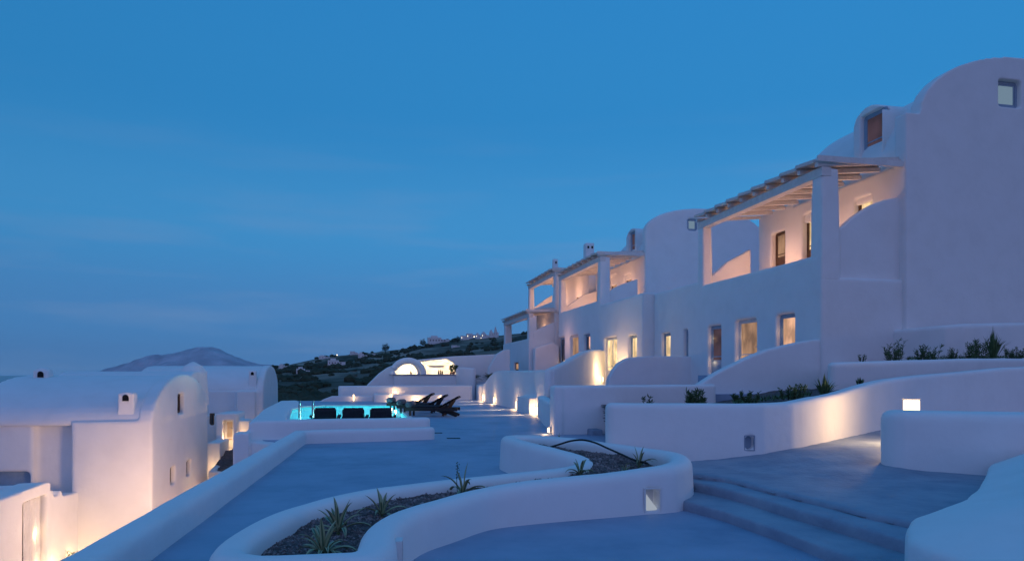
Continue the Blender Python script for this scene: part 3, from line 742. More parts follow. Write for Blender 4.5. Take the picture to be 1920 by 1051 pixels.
g = Geo(); ribbon(g, loop, .30, -1.95, .11, closed=True, step=.14, batter=.03)
cut = Geo()
def niche_on(px, py_bottom, py_top, w_px, z0=-1.7, d=None):
    """recess in the outer face of the planter, aimed back to the viewer side"""
    pass
# find outer face point for a pixel column by walking
def face_pt(px, zt, off):
    best = None
    for i in range(len(loop)):
        a, b = Vector(loop[i]), Vector(loop[(i + 1) % len(loop)])
        for k in range(20):
            q = a.lerp(b, k / 20); p_ = pxof(q.x, q.y)
            if abs(p_ - px) < 4 and (best is None or dep(q.x, q.y) < dep(best[0].x, best[0].y)): best = (q, (b - a).normalized())
    q, t = best; nrm = Vector((t.y, -t.x, 0)).normalized()
    if nrm.dot(q) > 0: nrm = -nrm
    return q + nrm * off, nrm
niches = []
for px, pyb, w_, h_ in [(1213, 957, .20, .27), (716, 1062, .12, .22)]:
    q, nv = face_pt(px, 0, .17)
    zb = (HOR - pyb) * dep(q.x, q.y) / F
    M = frame_M((q.x, q.y, max(zb, -1.68)), (nv.x, nv.y, 0)); niches.append((M, w_, h_)); cut.obox(M, -w_ / 2, w_ / 2, -.17, .3, 0, h_)
q, nv = Vector((*at_z(953, 874, -1.66), 0)), Vector((-.9, -.43, 0)).normalized()
pl = plaster('curved_planter', g, cut=cut, vox=.026, sm=4, disp=.02, origin=(0, 8, ZD)); tag(pl, 'winding white planter wall enclosing dark soil and agaves in the foreground', 'planter')
for M, w_, h_ in niches:
    solid('niche_back', Geo().obox(M, -w_ / 2 + .005, w_ / 2 - .005, -.16, -.145, .005, h_ - .005), PALEF, pl)
    gg = Geo(); gg.obox(M, -w_ / 2 - .012, -w_ / 2 + .002, -.15, .016, -.01, h_ + .01); gg.obox(M, w_ / 2 - .002, w_ / 2 + .012, -.15, .016, -.01, h_ + .01); gg.obox(M, -w_ / 2 + .002, w_ / 2 - .002, -.15, .016, h_ - .004, h_ + .01)
    solid('niche_frame', gg, PLF, pl)
    gg = Geo(); gg.add([M @ Vector(v) for v in [(-w_ / 2 + .01, -.13, .005), (w_ / 2 - .01, -.13, .005), (w_ / 2 - .01, -.02, .005), (-w_ / 2 + .01, -.02, .005), (-w_ / 2 + .01, -.13, h_ * .8), (-w_ / 2 + .06, -.13, h_ * .8)]], [(0, 3, 2, 1), (0, 4, 3), (1, 2, 5), (0, 1, 5, 4), (2, 3, 4, 5)]); solid('reflector', gg, emis('niche_light_%d' % len(niches) + str(w_), (.75, .85, 1), .42) if w_ > .15 else BLUEF, pl)
zsoil = lambda X, Y: -1.50 + .12 * max(0, min(1, (dep(X, Y) - 6) / 4)) + .14 * max(0, min(1, (dep(X, Y) - 8.6) / 1.6))
bed('planter_soil', loop, zsoil, .05, 'dark volcanic soil filling the curved planter', None, .04)
# stones on the soil: nobody could count them
g = Geo(); rnd = random.Random(3); k = 0
lx = [p[0] for p in loop]; ly = [p[1] for p in loop]; ico = [(0, 0, 1), (1, 0, 0), (0, 1, 0), (-1, 0, 0), (0, -1, 0), (0, 0, -1)]
icf = [(0, 1, 2), (0, 2, 3), (0, 3, 4), (0, 4, 1), (5, 2, 1), (5, 3, 2), (5, 4, 3), (5, 1, 4)]
while k < 9000:
    X, Y = rnd.uniform(min(lx), max(lx)), rnd.uniform(min(ly), max(ly))
    if not inside((X, Y), loop): continue
    k += 1; s_ = .008 + .022 * rnd.random() ** 3
    z = zsoil(X, Y) + .04 * noise.fractal(Vector((X * 2.5, Y * 2.5, 1)), 1, 2.1, 4)
    R3 = Matrix.Rotation(rnd.random() * 6, 3, 'Z') @ Matrix.Rotation(rnd.random() * 3, 3, 'X')
    g.add([Vector((X, Y, z)) + R3 @ Vector((v[0] * s_ * rnd.uniform(.7, 1.2), v[1] * s_ * rnd.uniform(.6, 1.1), v[2] * s_ * rnd.uniform(.5, 1))) for v in ico], icf)
tag(put('gravel', mesh_of(g, 'gravel'), STONE), 'small dark volcanic stones scattered over the planter soil', kind='stuff')
# black irrigation hose
hp = []
for px, pg_, pa in [(1030, 841, 838), (1050, 844, 832), (1070, 846, 826), (1092, 848, 824), (1115, 851, 829), (1140, 855, 840), (1165, 860, 851), (1190, 865, 862), (1212, 869, 867)]:
    X, Y = at_z(px, pg_, -1.24); hp.append((X, Y, zat(pa, X, Y)))
hp = [tuple(v) for v in spline(hp, .05)]
tag(solid('irrigation_hose', Geo().tube(hp, .015, 8), RUB, origin=hp[0], smooth=True), 'black irrigation hose arching over the soil at the back of the planter', 'hose')

# ------------------------------------------------------------------ plants in beds
def leaf_mesh(L_, w_, bend, lift, name='leaf'):
    g = Geo(); n_ = 10; uv = []
    for i in range(n_ + 1):
        t = i / n_; wd = w_ * (0.55 + 1.2 * t - .3 * t * t) * (1 - t ** 2.6) + .001
        a_ = lift - bend * t * t * 1.1
        if i == 0: p = Vector((0, 0, 0))
        else: p = p + Vector((cos(a_), 0, sin(a_))) * (L_ / n_)
        up = Vector((-sin(a_), 0, cos(a_)))
        for k, s_ in enumerate((-1, -.5, 0, .5, 1)):
            q = p + Vector((0, wd * s_, 0)) + up * (abs(s_) ** 1.5 * wd * .55); g.v.append(tuple(q)); uv.append((.5 + s_ * .5, t))
    for i in range(n_):
        for k in range(4):
            a_ = i * 5 + k; g.f.append((a_, a_ + 1, a_ + 6, a_ + 5))
    me = mesh_of(g, name, True); ul = me.uv_layers.new(name='UV')
    for lp_ in me.loops: ul.data[lp_.index].uv = uv[lp_.vertex_index]
    me.materials.append(AGV); return me
LM = [leaf_mesh(.34, .027, b, l) for b, l in ((.5, 1.25), (.9, 1.05), (1.3, .8), (1.7, .6), (1.2, .45), (.2, 1.4))]
def agave(c, scale, n_, label, erect=.5):
    e_ = empty('agave', c, label, 'agave', 'agaves in the curved planter')
    g = Geo().lathe(c, [(.012 * scale, -.03), (.018 * scale, .01), (.01 * scale, .03 * scale)], 8); solid('stem', g, LEAF, e_)
    for k in range(n_):
        t = k / n_; m_ = LM[5] if t < .12 else LM[0] if t < .3 * erect + .15 else random.choice(LM[1:3]) if t < .6 else random.choice(LM[2:5])
        o = bpy.data.objects.new('leaf', m_); COL.objects.link(o); o.parent = e_
        s_ = scale * .86 * random.uniform(.75, 1.2); o.scale = (s_, s_ * random.uniform(.85, 1.2), s_)
        a_ = k * 2.39996 + random.uniform(-.25, .25)
        o.rotation_euler = (random.uniform(-.15, .15), random.uniform(-.15, .15), a_); o.location = (cos(a_) * .012 * scale, sin(a_) * .012 * scale, .02 * scale)
    return e_
AG = [(607, 1000, 1.0, 24, 'largest pale edged agave, low and spreading, nearest the viewer in the planter', .3), (634, 962, 1.0, 15, 'upright agave standing directly behind the largest one', 1.2),
      (716, 938, .9, 13, 'small narrow agave between the upright one and the middle of the planter', .9), (868, 907, 1.25, 9, 'sparse agave with a few long arching leaves in the narrow middle of the planter', .2),
      (1088, 880, .85, 11, 'small agave beside the rounded inner tip of the planter wall', .4), (1198, 872, .85, 12, 'small agave at the right end of the planter', .7), (1172, 876, .5, 9, 'tiny agave just left of the one at the right end', .5), (1046, 838, .6, 10, 'agave at the back of the planter near the hose', .4)]
for px, py, sc, n_, lb, er in AG:
    zz = -1.30
    X, Y = at_z(px, py, -1.30 if px < 1000 else -1.28); zz = zsoil(X, Y)
    agave((X, Y, zz), sc, n_, lb, er)
X, Y = at_z(858, 908, -1.30); e_ = empty('flower_stalk', (X, Y, -1.44), 'thin dry flower stalk behind the sparse agave', 'plant')
solid('stem', Geo().tube([(X, Y, -1.46), (X - .01, Y, -1.25), (X, Y, -1.06)], .004, 5), DWOOD, e_)
g = Geo()
for k in range(16):
    zz = -1.24 + k * .013; a_ = k * 2.4; g.lathe((X + .018 * cos(a_), Y + .018 * sin(a_), zz), [(.001, 0), (.009, .008), (.001, .016)], 5)
solid('seed_head', g, LEAF, e_)

def shrub(px, d, z, w_, h_, label, n_=260, style='blade', m=None):
    X, Y = at_d(px, d); R_ = w_ / 2 * d / F; H_ = h_ * d / F
    e_ = empty('garden_shrub', (X, Y, z), label, 'shrub', 'shrubs in the upper beds')
    H_ *= .85; n_ = int(n_ * 1.6); g = Geo(); st_ = Geo(); k_ = max(7, int(w_ / 2.6))
    for q in range(k_):
        bxo = random.uniform(-1, 1) * R_ * .8; byo = random.uniform(-1, 1) * R_ * .5; hh = H_ * random.uniform(.35, 1.0)
        tip = Vector((X + bxo * 1.3, Y + byo, z + hh)); base = Vector((X + bxo * .8, Y + byo, z - .03))
        st_.tube([base, base.lerp(tip, .5) + Vector((0, 0, .02)), tip], .006, 5, .002)
        for j in range(n_ // k_):
            t = random.random() ** .8; p = base.lerp(tip, t)
            a_ = random.random() * 2 * pi; d_ = Vector((cos(a_), sin(a_), random.uniform(.3, 1.6))).normalized()
            s_ = d_.cross(Vector((random.uniform(-1, 1), random.uniform(-1, 1), .2))).normalized() * .010
            L_ = min(.12, H_ * random.uniform(.14, .3))
            g.add([p - s_ * .5, p + s_ * .5, p + d_ * L_ * .6 + s_ * .8, p + d_ * L_, p + d_ * L_ * .6 - s_ * .8], [(0, 1, 2, 3, 4)])
    put('foliage', mesh_of(g, 'foliage'), m or LEAF, e_); solid('stem', st_, DWOOD, e_)
    return e_
def spiky(px, d, z, w_, h_, label, n_=26):
    X, Y = at_d(px, d); R_ = w_ / 2 * d / F; H_ = h_ * d / F
    e_ = empty('garden_shrub', (X, Y, z), label, 'shrub', 'shrubs in the upper beds'); g = Geo()
    for k in range(n_):
        a_ = random.random() * 2 * pi; q = random.random(); t_ = Vector((X + R_ * q * cos(a_), Y + R_ * q * sin(a_), z + H_ * random.uniform(.5, 1) * (1 - .45 * q)))
        b_ = Vector((X + .05 * cos(a_), Y + .05 * sin(a_), z - .02)); m_ = b_.lerp(t_, .55) + Vector((0, 0, H_ * .12)); s_ = Vector((-sin(a_), cos(a_), 0)) * .018
        g.add([b_ - s_ * .6, b_ + s_ * .6, m_ + s_, t_, m_ - s_], [(0, 1, 2, 4), (4, 2, 3)])
    put('foliage', mesh_of(g, 'foliage'), LEAF, e_)
    solid('stem', Geo().tube([(X, Y, z - .05), (X, Y, z + .08)], .02, 6), DWOOD, e_)
def sh_at(px, py, z, *a, fn=shrub, **k):
    """stand a plant on the soil under that sight line"""
    d = z * F / (HOR - py) if abs(z) > .05 else 14; return fn(px, d, z, *a, **k)
shrub(1216, 12.0, -.70, 20, 38, 'tiny dark tuft, leftmost plant behind the retaining wall', 120)
shrub(1302, 12.2, -.68, 42, 48, 'dense upright dark shrub behind the left part of the retaining wall', 620)
shrub(1398, 12.2, -.55, 48, 30, 'low dark shrub left of the red brown soil patch', 420)
shrub(1484, 12.6, -.46, 52, 30, 'spreading low green shrub just above the bend of the retaining wall', 460)
spiky(1545, 13.4, -.42, 60, 44, 'pale green spiky plant above the bend of the retaining wall', 44)
spiky(1612, 14.8, -.24, 24, 20, 'small spiky tuft, last on the right behind the retaining wall', 16)
shrub(1617, 17.7, .32, 16, 18, 'pair of little shoots at the left end of the highest bed', 60)
shrub(1678, 18.0, .34, 34, 44, 'loose shrub with one tall shoot in the highest bed', 260)
shrub(1740, 18.4, .36, 46, 32, 'low dark shrub in the middle of the highest bed', 340)
shrub(1788, 18.7, .38, 24, 26, 'small shrub right of the middle of the highest bed', 160)
shrub(1828, 18.9, .40, 50, 44, 'bushy leafy shrub left of the tall plant in the highest bed', 420)
spiky(1862, 19.3, .42, 62, 66, 'tall plant with arching leaves at the right of the highest bed', 60)
shrub(1903, 19.9, .44, 44, 26, 'low dark shrub at the right edge of the highest bed', 280)

g = Geo()
for (pa, pb, da, db, za, zb_, n_) in [(1700, 1930, 18.0, 20.2, .36, .46, 900), (1375, 1520, 12.0, 13.2, -.56, -.44, 420)]:
    for k in range(n_):
        t = random.random(); X, Y = at_d(pa + (pb - pa) * t, da + (db - da) * t + random.uniform(-.2, .5)); z = za + (zb_ - za) * t
        a_ = random.random() * 6.28; d_ = Vector((cos(a_), sin(a_), random.uniform(.3, 1.4))).normalized() * random.uniform(.05, .15); s_ = d_.cross(Vector((0, 0, 1))).normalized() * .012
        p = Vector((X, Y, z + random.uniform(0, .05))); g.add([p - s_, p + s_, p + d_], [(0, 1, 2)])
tag(put('ground_cover', mesh_of(g, 'ground_cover'), LEAF), 'low dark creeping plants on the soil of the upper beds', kind='stuff')

# ------------------------------------------------------------------ tall houses on the right
def arcp(xc, rx, zs, zc, n=18, a0=0, a1=pi): return [(xc + rx * cos(a0 + (a1 - a0) * k / n), zs + (zc - zs) * sin(a0 + (a1 - a0) * k / n)) for k in range(n + 1)]
def pergola(h, X0, Xu, Y0, Y1, zb, zw, n, ov=.12):
    solid('beam', Geo().box(X0 + .02, X0 + .36, Y0 + .02, Y1 - .02, zb - .30, zb - .01), WOOD, h, bevel=.015)
    sl = (zw - zb) / (Xu - X0)
    for k in range(n + 1):
        Y = Y0 + .12 + (Y1 - Y0 - .3) * k / n; g = Geo(); hw = .075
        vs = [(X0 - ov, zb - sl * ov), (Xu - .02, zw - .0)]
        g.add([(vs[0][0], Y - hw, vs[0][1]), (vs[1][0], Y - hw, vs[1][1]), (vs[1][0], Y + hw, vs[1][1]), (vs[0][0], Y + hw, vs[0][1]),
               (vs[0][0], Y - hw, vs[0][1] + .13), (vs[1][0], Y - hw, vs[1][1] + .13), (vs[1][0], Y + hw, vs[1][1] + .13), (vs[0][0], Y + hw, vs[0][1] + .13)],
              [(0, 3, 2, 1), (4, 5, 6, 7), (0, 1, 5, 4), (1, 2, 6, 5), (2, 3, 7, 6), (3, 0, 4, 7)])
        solid('rafter', g, WOOD, h)
        if k < n:
            ya, yb = Y + .0, Y + (Y1 - Y0 - .3) / n + .04; g = Geo(); xo = X0 - ov - .10
            za, zc_ = zb - sl * (ov + .10) + .135, zw + .135
            t0, t1 = .075, .0     # each mat is tilted: near edge rests on the next mat
            g.add([(xo, ya, za + t1), (Xu - .03, ya, zc_ + t1), (Xu - .03, yb, zc_ + t0), (xo, yb, za + t0), (xo, ya, za + t1 + .10), (Xu - .03, ya, zc_ + t1 + .10), (Xu - .03, yb, zc_ + t0 + .10), (xo, yb, za + t0 + .10)],
                  [(0, 3, 2, 1), (4, 5, 6, 7), (0, 1, 5, 4), (1, 2, 6, 5), (2, 3, 7, 6), (3, 0, 4, 7)])
            solid('roof_mat', g, REED, h)
    solid('fascia', Geo().box(X0 - .2, Xu - .04, Y0 - .10, Y0 - .04, (zb + zw) / 2 - .02, (zb + zw) / 2 + .16), WOOD, h)
def glow(o, nrm, w=3.0, dy=.08, dz=.5):
    M = frame_M(o, nrm)
    for z in (dz, dz + 1.0): light(M @ Vector((0, -dy, z)), w * .22, WARM, .04)

def house(label, X0, Xu, Y0, Y1, Yv, Xr, zf, zp, zb, zw, zs, zc, xc, rxg, facade, upper, gablew, side_par, far_par, yext, ztop2, vox=.07, vault=True, n=9, extra=None, dormer=None, lamp=45, xg=None):
    h = empty('white_house', (X0 + 3, Y0 + 3, -1.0), label, 'house', 'tall white houses stepping up the terrace')
    # lower storey
    g = Geo().prism([(X0, Y0), (Xr, Y0), (Xr, yext), (X0, yext)], -2.5, zf)
    if ztop2: g.box(X0, Xr, Y1 - .3, yext, -2.4, ztop2)
    if extra: extra(g)
    cut = Geo()
    for (px0, px1, py, zb_, *r) in facade:
        ya, yb = onX(px1, X0), onX(px0, X0); yc = (ya + yb) / 2; zt = zat(py, X0, yc)
        cutbox(cut, (X0, yc, zb_), (-1, 0, 0), yb - ya, zt - zb_, .55)
    plaster('wall', g, h, cut, vox=vox, sm=2, disp=.018)
    for (px0, px1, py, zb_, kind, fm, pane, cur, lv, gl_) in facade:
        ya, yb = onX(px1, X0), onX(px0, X0); yc = (ya + yb) / 2; zt = zat(py, X0, yc)
        window(h, (X0, yc, zb_), (-1, 0, 0), yb - ya + .02, zt - zb_ + .01, rec=.20, fm=fm, pane=pane, kind=kind, curtain=cur, leaves=lv, t=.10)
        if gl_: glow((X0, yc + (yb - ya) * .25, zb_), (-1, 0, 0), gl_)
    # front parapet of the terrace
    g = Geo().box(X0, X0 + .38, Y0 + .1, Y1, zf - .6, zp); plaster('parapet', g, h, vox=vox, sm=3, disp=.02)
    # columns
    g = Geo().box(X0, X0 + .70, Y0, Y0 + .62, zp - .9, zb - .02, tx=.05, ty=.04); plaster('column', g, h, vox=.06, sm=3, disp=.02)
    g = Geo().box(X0, X0 + .48, Y1 - .5, Y1, zp - .5, zb - .10, tx=.03, ty=.03); plaster('column', g, h, vox=.06, sm=3, disp=.02)
    # upper storey
    g = Geo(); gx = Xu if xg is None else xg
    g.box(gx, Xr, Y0 + .1, Yv, zf - .3, max(zw + .0, 6.6 if vault else zw)); g.box(Xu, Xr, Yv - .1, Y1, zf - .3, zw + .14)
    if gablew is not None:
        prof = [(gx, zf - 3.0), (Xr, zf - 3.0)] + [(p[0], p[1]) for p in arcp(xc, rxg, zs, zc)] + [(gx + .45, zs), (gx, zs - .02)]
        prof = [(gx, -1.5), (Xr, -1.5), (Xr, zs)] + arcp(xc, rxg, zs, zc) + [(gx + .45, zs), (gx, zs)]
        g.extr(prof, 'y', Y0 - .15, Y0 + .35)
    cut = Geo()
    for (px0, px1, py0, py1, *r) in upper:
        ya, yb = onX(px1, Xu), onX(px0, Xu); yc = (ya + yb) / 2; zt = zat(py0, Xu, yc); z0 = zat(py1, Xu, yc)
        cutbox(cut, (Xu, yc, z0), (-1, 0, 0), yb - ya, zt - z0, .55)
    if gablew:
        px0, px1, py0, py1 = gablew; Yg = Y0 - .15; xa, xb = onY(px0, Yg), onY(px1, Yg); xm = (xa + xb) / 2; gz0, gz1 = zat(py1, xm, Yg), zat(py0, xm, Yg)
        cutbox(cut, (xm, Yg, gz0), (0, -1, 0), xb - xa, gz1 - gz0, .42)
    plaster('wall', g, h, cut, vox=vox, sm=2, disp=.018)
    for (px0, px1, py0, py1, kind, fm, pane) in upper:
        ya, yb = onX(px1, Xu), onX(px0, Xu); yc = (ya + yb) / 2; zt = zat(py0, Xu, yc); z0 = zat(py1, Xu, yc)
        window(h, (Xu, yc, z0), (-1, 0, 0), yb - ya + .02, zt - z0 + .01, rec=.25, fm=fm, pane=pane, kind=kind, t=.08)
    if gablew: window(h, (xm, Yg, gz0), (0, -1, 0), xb - xa + .02, gz1 - gz0 + .01, rec=.20, fm=BLUEF, pane=SKYP, t=.09, label='small bright square window high in the gable')
    if vault:
        prof = arcp(xc + .1, xc + .1 - gx - .12, 6.55, zc - .22, 26)
        g = Geo().extr([(prof[-1][0], 6.0), (2 * xc + .2 - prof[-1][0], 6.0)] + prof, 'y', Y0 + .25, Yv)
        plaster('vault_roof', g, h, vox=vox, sm=3, disp=.05)
    if dormer:
        px0, px1, py0, xd, wp = dormer
        ya, yb = onX(px1, xd), onX(px0, xd); zt = zat(py0, xd, ya); pr = [(ya, 6.7), (yb, 6.7)] + arcp((ya + yb) / 2, (yb - ya) / 2, zt - .55, zt)
        g = Geo().extr(pr, 'x', xd, xd + 2.0); cut = Geo(); wa, wb = onX(wp[1], xd), onX(wp[0], xd); wc = (wa + wb) / 2; z1, z0 = zat(wp[2], xd, wc), zat(wp[3], xd, wc)
        cutbox(cut, (xd, wc, z0), (-1, 0, 0), wb - wa, z1 - z0, .35)
        dm = plaster('dormer', g, h, cut, vox=.05, sm=3, disp=.01)
        window(dm, (xd, wc, z0), (-1, 0, 0), wb - wa + .02, z1 - z0 + .01, rec=.18, fm=BLUEF, pane=LITD, t=.07) if False else None
        # joinery of the dormer belongs to the house
        window(h, (xd, wc, z0), (-1, 0, 0), wb - wa + .02, z1 - z0 + .01, rec=.2, fm=BLUEF, pane=DUSKP, t=.09, label='tall dormer window with a faint pink dusk reflection put into its pane')
    # side parapets (curved tops)
    def sp(poly, Y, t, bot):
        pr = [(onY(px, Y), zat(py, onY(px, Y), Y)) for px, py in poly]
        g = Geo().extr([(pr[0][0], bot), (pr[-1][0], bot)] + pr[::-1], 'y', Y, Y + t); plaster('parapet', g, h, vox=.06, sm=3, disp=.02)
    if side_par: sp(side_par, Y0 + .14, .3, zf - .3)
    if far_par: sp(far_par, Y1 - .42, .34, zf - .3)
    pergola(h, X0, Xu, Y0, Y1, zb, zw, n)
    if lamp:
        for t in (.28, .72):
            yy = Y0 + (Y1 - Y0) * t; e_ = Geo().lathe((Xu - .12, yy, zp + .35), [(.05, 0), (.08, .06), (.08, .12), (.05, .18)], 12); solid('wall_light', e_, LITD, h)
            light((Xu - 1.1, yy, zp + .75), lamp * 2.0, (1, .50, .28), .35)
    return h

# nearest house
def ex1(g):
    g.box(14.0, 25, 26, 32.0, -2.4, 3.95)
h1 = house('nearest and largest white house with a big round gable and a long pergola', 14.0, 16.95, 19.05, 27.4, 25.0, 25.6, 3.05, 3.78, 6.55, 6.82, 8.42, 10.62, 21.65, 4.15,
      [(1327, 1351, 610, -.05, 'door', BLUEF, DUSKP, False, 1, 5), (1378, 1418, 598, -.05, 'door', PALEF, LITD, True, 1, 7), (1455, 1489, 588, -.05, 'door', BLUEF, LITP, False, 1, 3.5),
       (1240, 1256, 624, -.1, 'window', BLUEF, LIT, False, 1, 2), (1281, 1289, 617, .2, 'window', BLUEF, LITD, False, 1, 0)],
      [(1600, 1634, 369, 430, 'window', BRNF, LIT), (1504, 1528, 399, 494, 'door', BRNF, LIT), (1446, 1471, 434, 500, 'door', BRNF, LITD)],
      (1872, 1915, 150, 200), [(1572, 430), (1583, 421), (1599, 406), (1620, 392), (1640, 381), (1665, 372), (1692, 369)],
      [(1318, 522), (1335, 517), (1350, 504), (1362, 492), (1380, 482), (1392, 476), (1408, 466)], 32.0, 3.98, vox=.06, dormer=(1600, 1656, 184, 17.25, (1613, 1653, 210, 293)), lamp=30)
h2 = house('second white house in the row, with a pergola and round gable behind the nearest one', 13.4, 16.2, 38.4, 47.4, 44.5, 24.6, 3.3, 4.35, 6.95, 7.15, 8.55, 10.05, 20.1, 3.9,
      [(1132, 1156, 632, -.6, 'door', PALEF, LIT, True, 2, 6), (1178, 1193, 628, -.2, 'window', BLUEF, LIT, False, 1, 3), (1094, 1106, 626, .1, 'window', BLUEF, GLASS, False, 1, 1), (1068, 1084, 628, -.3, 'window', PALEF, LITD, False, 1, 4), (1047, 1058, 632, -.6, 'door', BLUEF, GLASS, False, 1, 4)],
      [(1142, 1155, 516, 560, 'door', BRNF, LITD), (1170, 1183, 515, 530, 'window', BRNF, LITD)],
      (1290, 1309, 409, 432), [(1128, 556), (1150, 540), (1165, 533), (1196, 522)],
      [(1050, 582), (1062, 574), (1075, 566), (1095, 552), (1120, 545)], 47.4, None, vox=.08, dormer=(1174, 1194, 423, 16.5, (1179, 1190, 434, 474)), lamp=34, extra=lambda g: g.box(13.4, 24.6, 32.0, 38.6, -2.4, 4.05))
h3 = house('third white house in the row, high pergola seen above the lower far wing', 13.3, 15.9, 48.0, 56.6, 50, 23, 4.3, 5.35, 7.45, 7.65, 8, 8, 20, 3, [], [], None, None,
      [(1000, 578), (1010, 570), (1024, 560), (1036, 553)], 56.6, None, vox=.1, vault=False, n=8, lamp=30)
def chimney(parent, c, w, z0, z1, holes=2, rnd_=False, nrm=(0, -1, 0)):
    g = Geo()
    if rnd_: g.lathe((c[0], c[1], 0), [(w / 2 * 1.1, z0), (w / 2, z1 - .1), (w / 2 * .7, z1)], 16)
    else: g.box(c[0] - w / 2, c[0] + w / 2, c[1] - w / 2, c[1] + w / 2, z0, z1, tx=.02, ty=.02); 
    ch = plaster('chimney', g, parent, vox=.05, sm=3, disp=.0)
    hh = .13; gg = Geo(); M = frame_M((c[0], c[1], z1 - .42), nrm)
    xs = [0] if holes == 1 else [-w * .22, w * .22]
    for x in xs:
        gg.obox(M, x - hh * .5, x + hh * .5, w / 2 - .03, w / 2 + .012, 0, .18)
    solid('flue_opening', gg, BLACK, ch)
chimney(h3, (onY(1104, 50), 50), .72, 7.2, 9.95); chimney(h3, (onY(1041, 56.2), 56.2), .5, 7.4, 9.75, 1, True)

# far lower house
Y4 = 48.0; X4 = 11.35
h4 = empty('white_house', (X4 + 1, Y4 + 2, -1.2), 'farthest and lowest white house of the row, with its own pergola', 'house', 'tall white houses stepping up the terrace')
g = Geo().box(X4, 14.2, Y4, 57.6, -2.2, 1.75); g.box(X4, X4 + .35, Y4, 57.6, 1.5, 2.55)
g.extr([(X4 + .3, 1.4), (onY(1041, Y4), 1.4), (onY(1041, Y4), 3.75), (onY(1034, Y4), 3.66), (onY(1015, Y4), 3.35), (onY(1000, Y4), 3.02), (X4 + .3, 2.9)], 'y', Y4, Y4 + .35)
cut = Geo(); W4 = [(943, 949, 681, 696), (963, 972, 679, 694)]
for a_, b_, t_, u_ in W4:
    ya, yb = onX(b_, X4), onX(a_, X4); yc = (ya + yb) / 2; cutbox(cut, (X4, yc, zat(u_, X4, yc)), (-1, 0, 0), yb - ya, zat(t_, X4, yc) - zat(u_, X4, yc), .4)
plaster('wall', g, h4, cut, vox=.08, sm=2, disp=.03)
for a_, b_, t_, u_ in W4:
    ya, yb = onX(b_, X4), onX(a_, X4); yc = (ya + yb) / 2; window(h4, (X4, yc, zat(u_, X4, yc)), (-1, 0, 0), yb - ya, zat(t_, X4, yc) - zat(u_, X4, yc), rec=.2, fm=BRNF, pane=LITD)
for y0 in (Y4, 56.8): plaster('column', Geo().box(X4, X4 + .65, y0, y0 + .65, 1.6, 4.2, tx=.04, ty=.04), h4, vox=.06, disp=.01)
pergola(h4, X4, 13.5, Y4, 57.5, 4.38, 4.62, 8)
light((13.0, 51, 3.2), 30, (1, .5, .25), .1); light((12.4, 45.0, 2.2), 26, (1, .5, .3), .4)
g = Geo().extr([(onY(1000, 47.4), -1), (13.5, -1), (13.5, 2.0), (onY(1036, 47.4), zat(640, 12, 47.4)), (onY(1003, 47.4), zat(652, 12, 47.4))], 'y', 47.4, 47.9)
plaster('buttress_wall', g, h4, vox=.08, disp=.02)
# lamp at the tall lit door
wall_lamp((12.62, 35.85, -.42), 'bright lamp at the foot of the tall lit door, beside the wing wall', nrm=(.87, -.5, 0), h=.22, w=30, group=None, m=LAMPB)
light((12.55, 34.6, .15), 95, WARM, .25)

# ------------------------------------------------------------------ vaulted houses on the left, below the terrace
ZC = -6.1
def vh_open(cut, h, o, nrm, w, hh, items, **k):
    cutbox(cut, o, nrm, w, hh, .42); items.append((o, nrm, w, hh, k))
XL = -7.0; YA = 24.6; YBk = 32.6
v1 = empty('vaulted_house', (XL - 3, YA + 4, ZC), 'large white house with a long barrel vault roof at the left', 'house', 'vaulted houses below the terrace')
ze = -1.55; zc1 = -.07
g = Geo()
xb = [onY(133, YA), onY(62, YA + .55)]
g.box(xb[0], XL, YA, YBk, ZC - .5, ze); g.box(-26, xb[0] + .1, YA + .5, YBk, ZC - .5, ze - .03); g.box(-26, onY(62, YA + .2), YA + .2, YBk, ZC - .5, ze - .02)
yc = (YA + YBk) / 2
g.extr([(YA + .02, ZC - .5), (YBk, ZC - .5), (YBk, ze - .1)] + arcp(yc, (YBk - YA) / 2 - .01, ze - .1, zc1 + .05, 24), 'x', XL - .45, XL)
cut = Geo(); items = []
for (a_, b_, t_, u_) in [(334, 346, 738, 774), (320, 329, 874, 907), (350, 358, 862, 891)]:
    ya, yb = onX(a_, XL), onX(b_, XL); ym = (ya + yb) / 2; zt, zb_ = zat(t_, XL, ym), zat(u_, XL, ym)
    vh_open(cut, v1, (XL, ym, zb_), (1, 0, 0), abs(yb - ya), zt - zb_, items, fm=BRNF, pane=GLASS)
xa_, xb_ = onY(-30, YA + .2), onY(62, YA + .2) - .1
vh_open(cut, v1, ((xa_ + xb_) / 2, YA + .2, zat(918, -11, YA)), (0, -1, 0), xb_ - xa_, zat(885, -11, YA) - zat(918, -11, YA), items, fm=BLUEF, pane=BLUEF)
plaster('wall', g, v1, cut, vox=.065, sm=3, disp=.03)
for o_, n_, w_, hh, k in items: window(v1, o_, n_, w_ + .02, hh + .01, rec=.2, t=.05, **k)
g = Geo().extr(arcp(yc, (YBk - YA) / 2 - .05, ze - .14, zc1 + .0, 26), 'x', onY(52, yc), XL - .3)
plaster('vault_roof', g, v1, vox=.07, sm=4, disp=.02)
g = Geo().extr(arcp(yc + .4, (YBk - YA) / 2 - .3, ze - .25, zc1 - .28, 26), 'x', -27, onY(58, yc) + .3)
plaster('vault_roof', g, v1, vox=.09, sm=6, disp=.06)
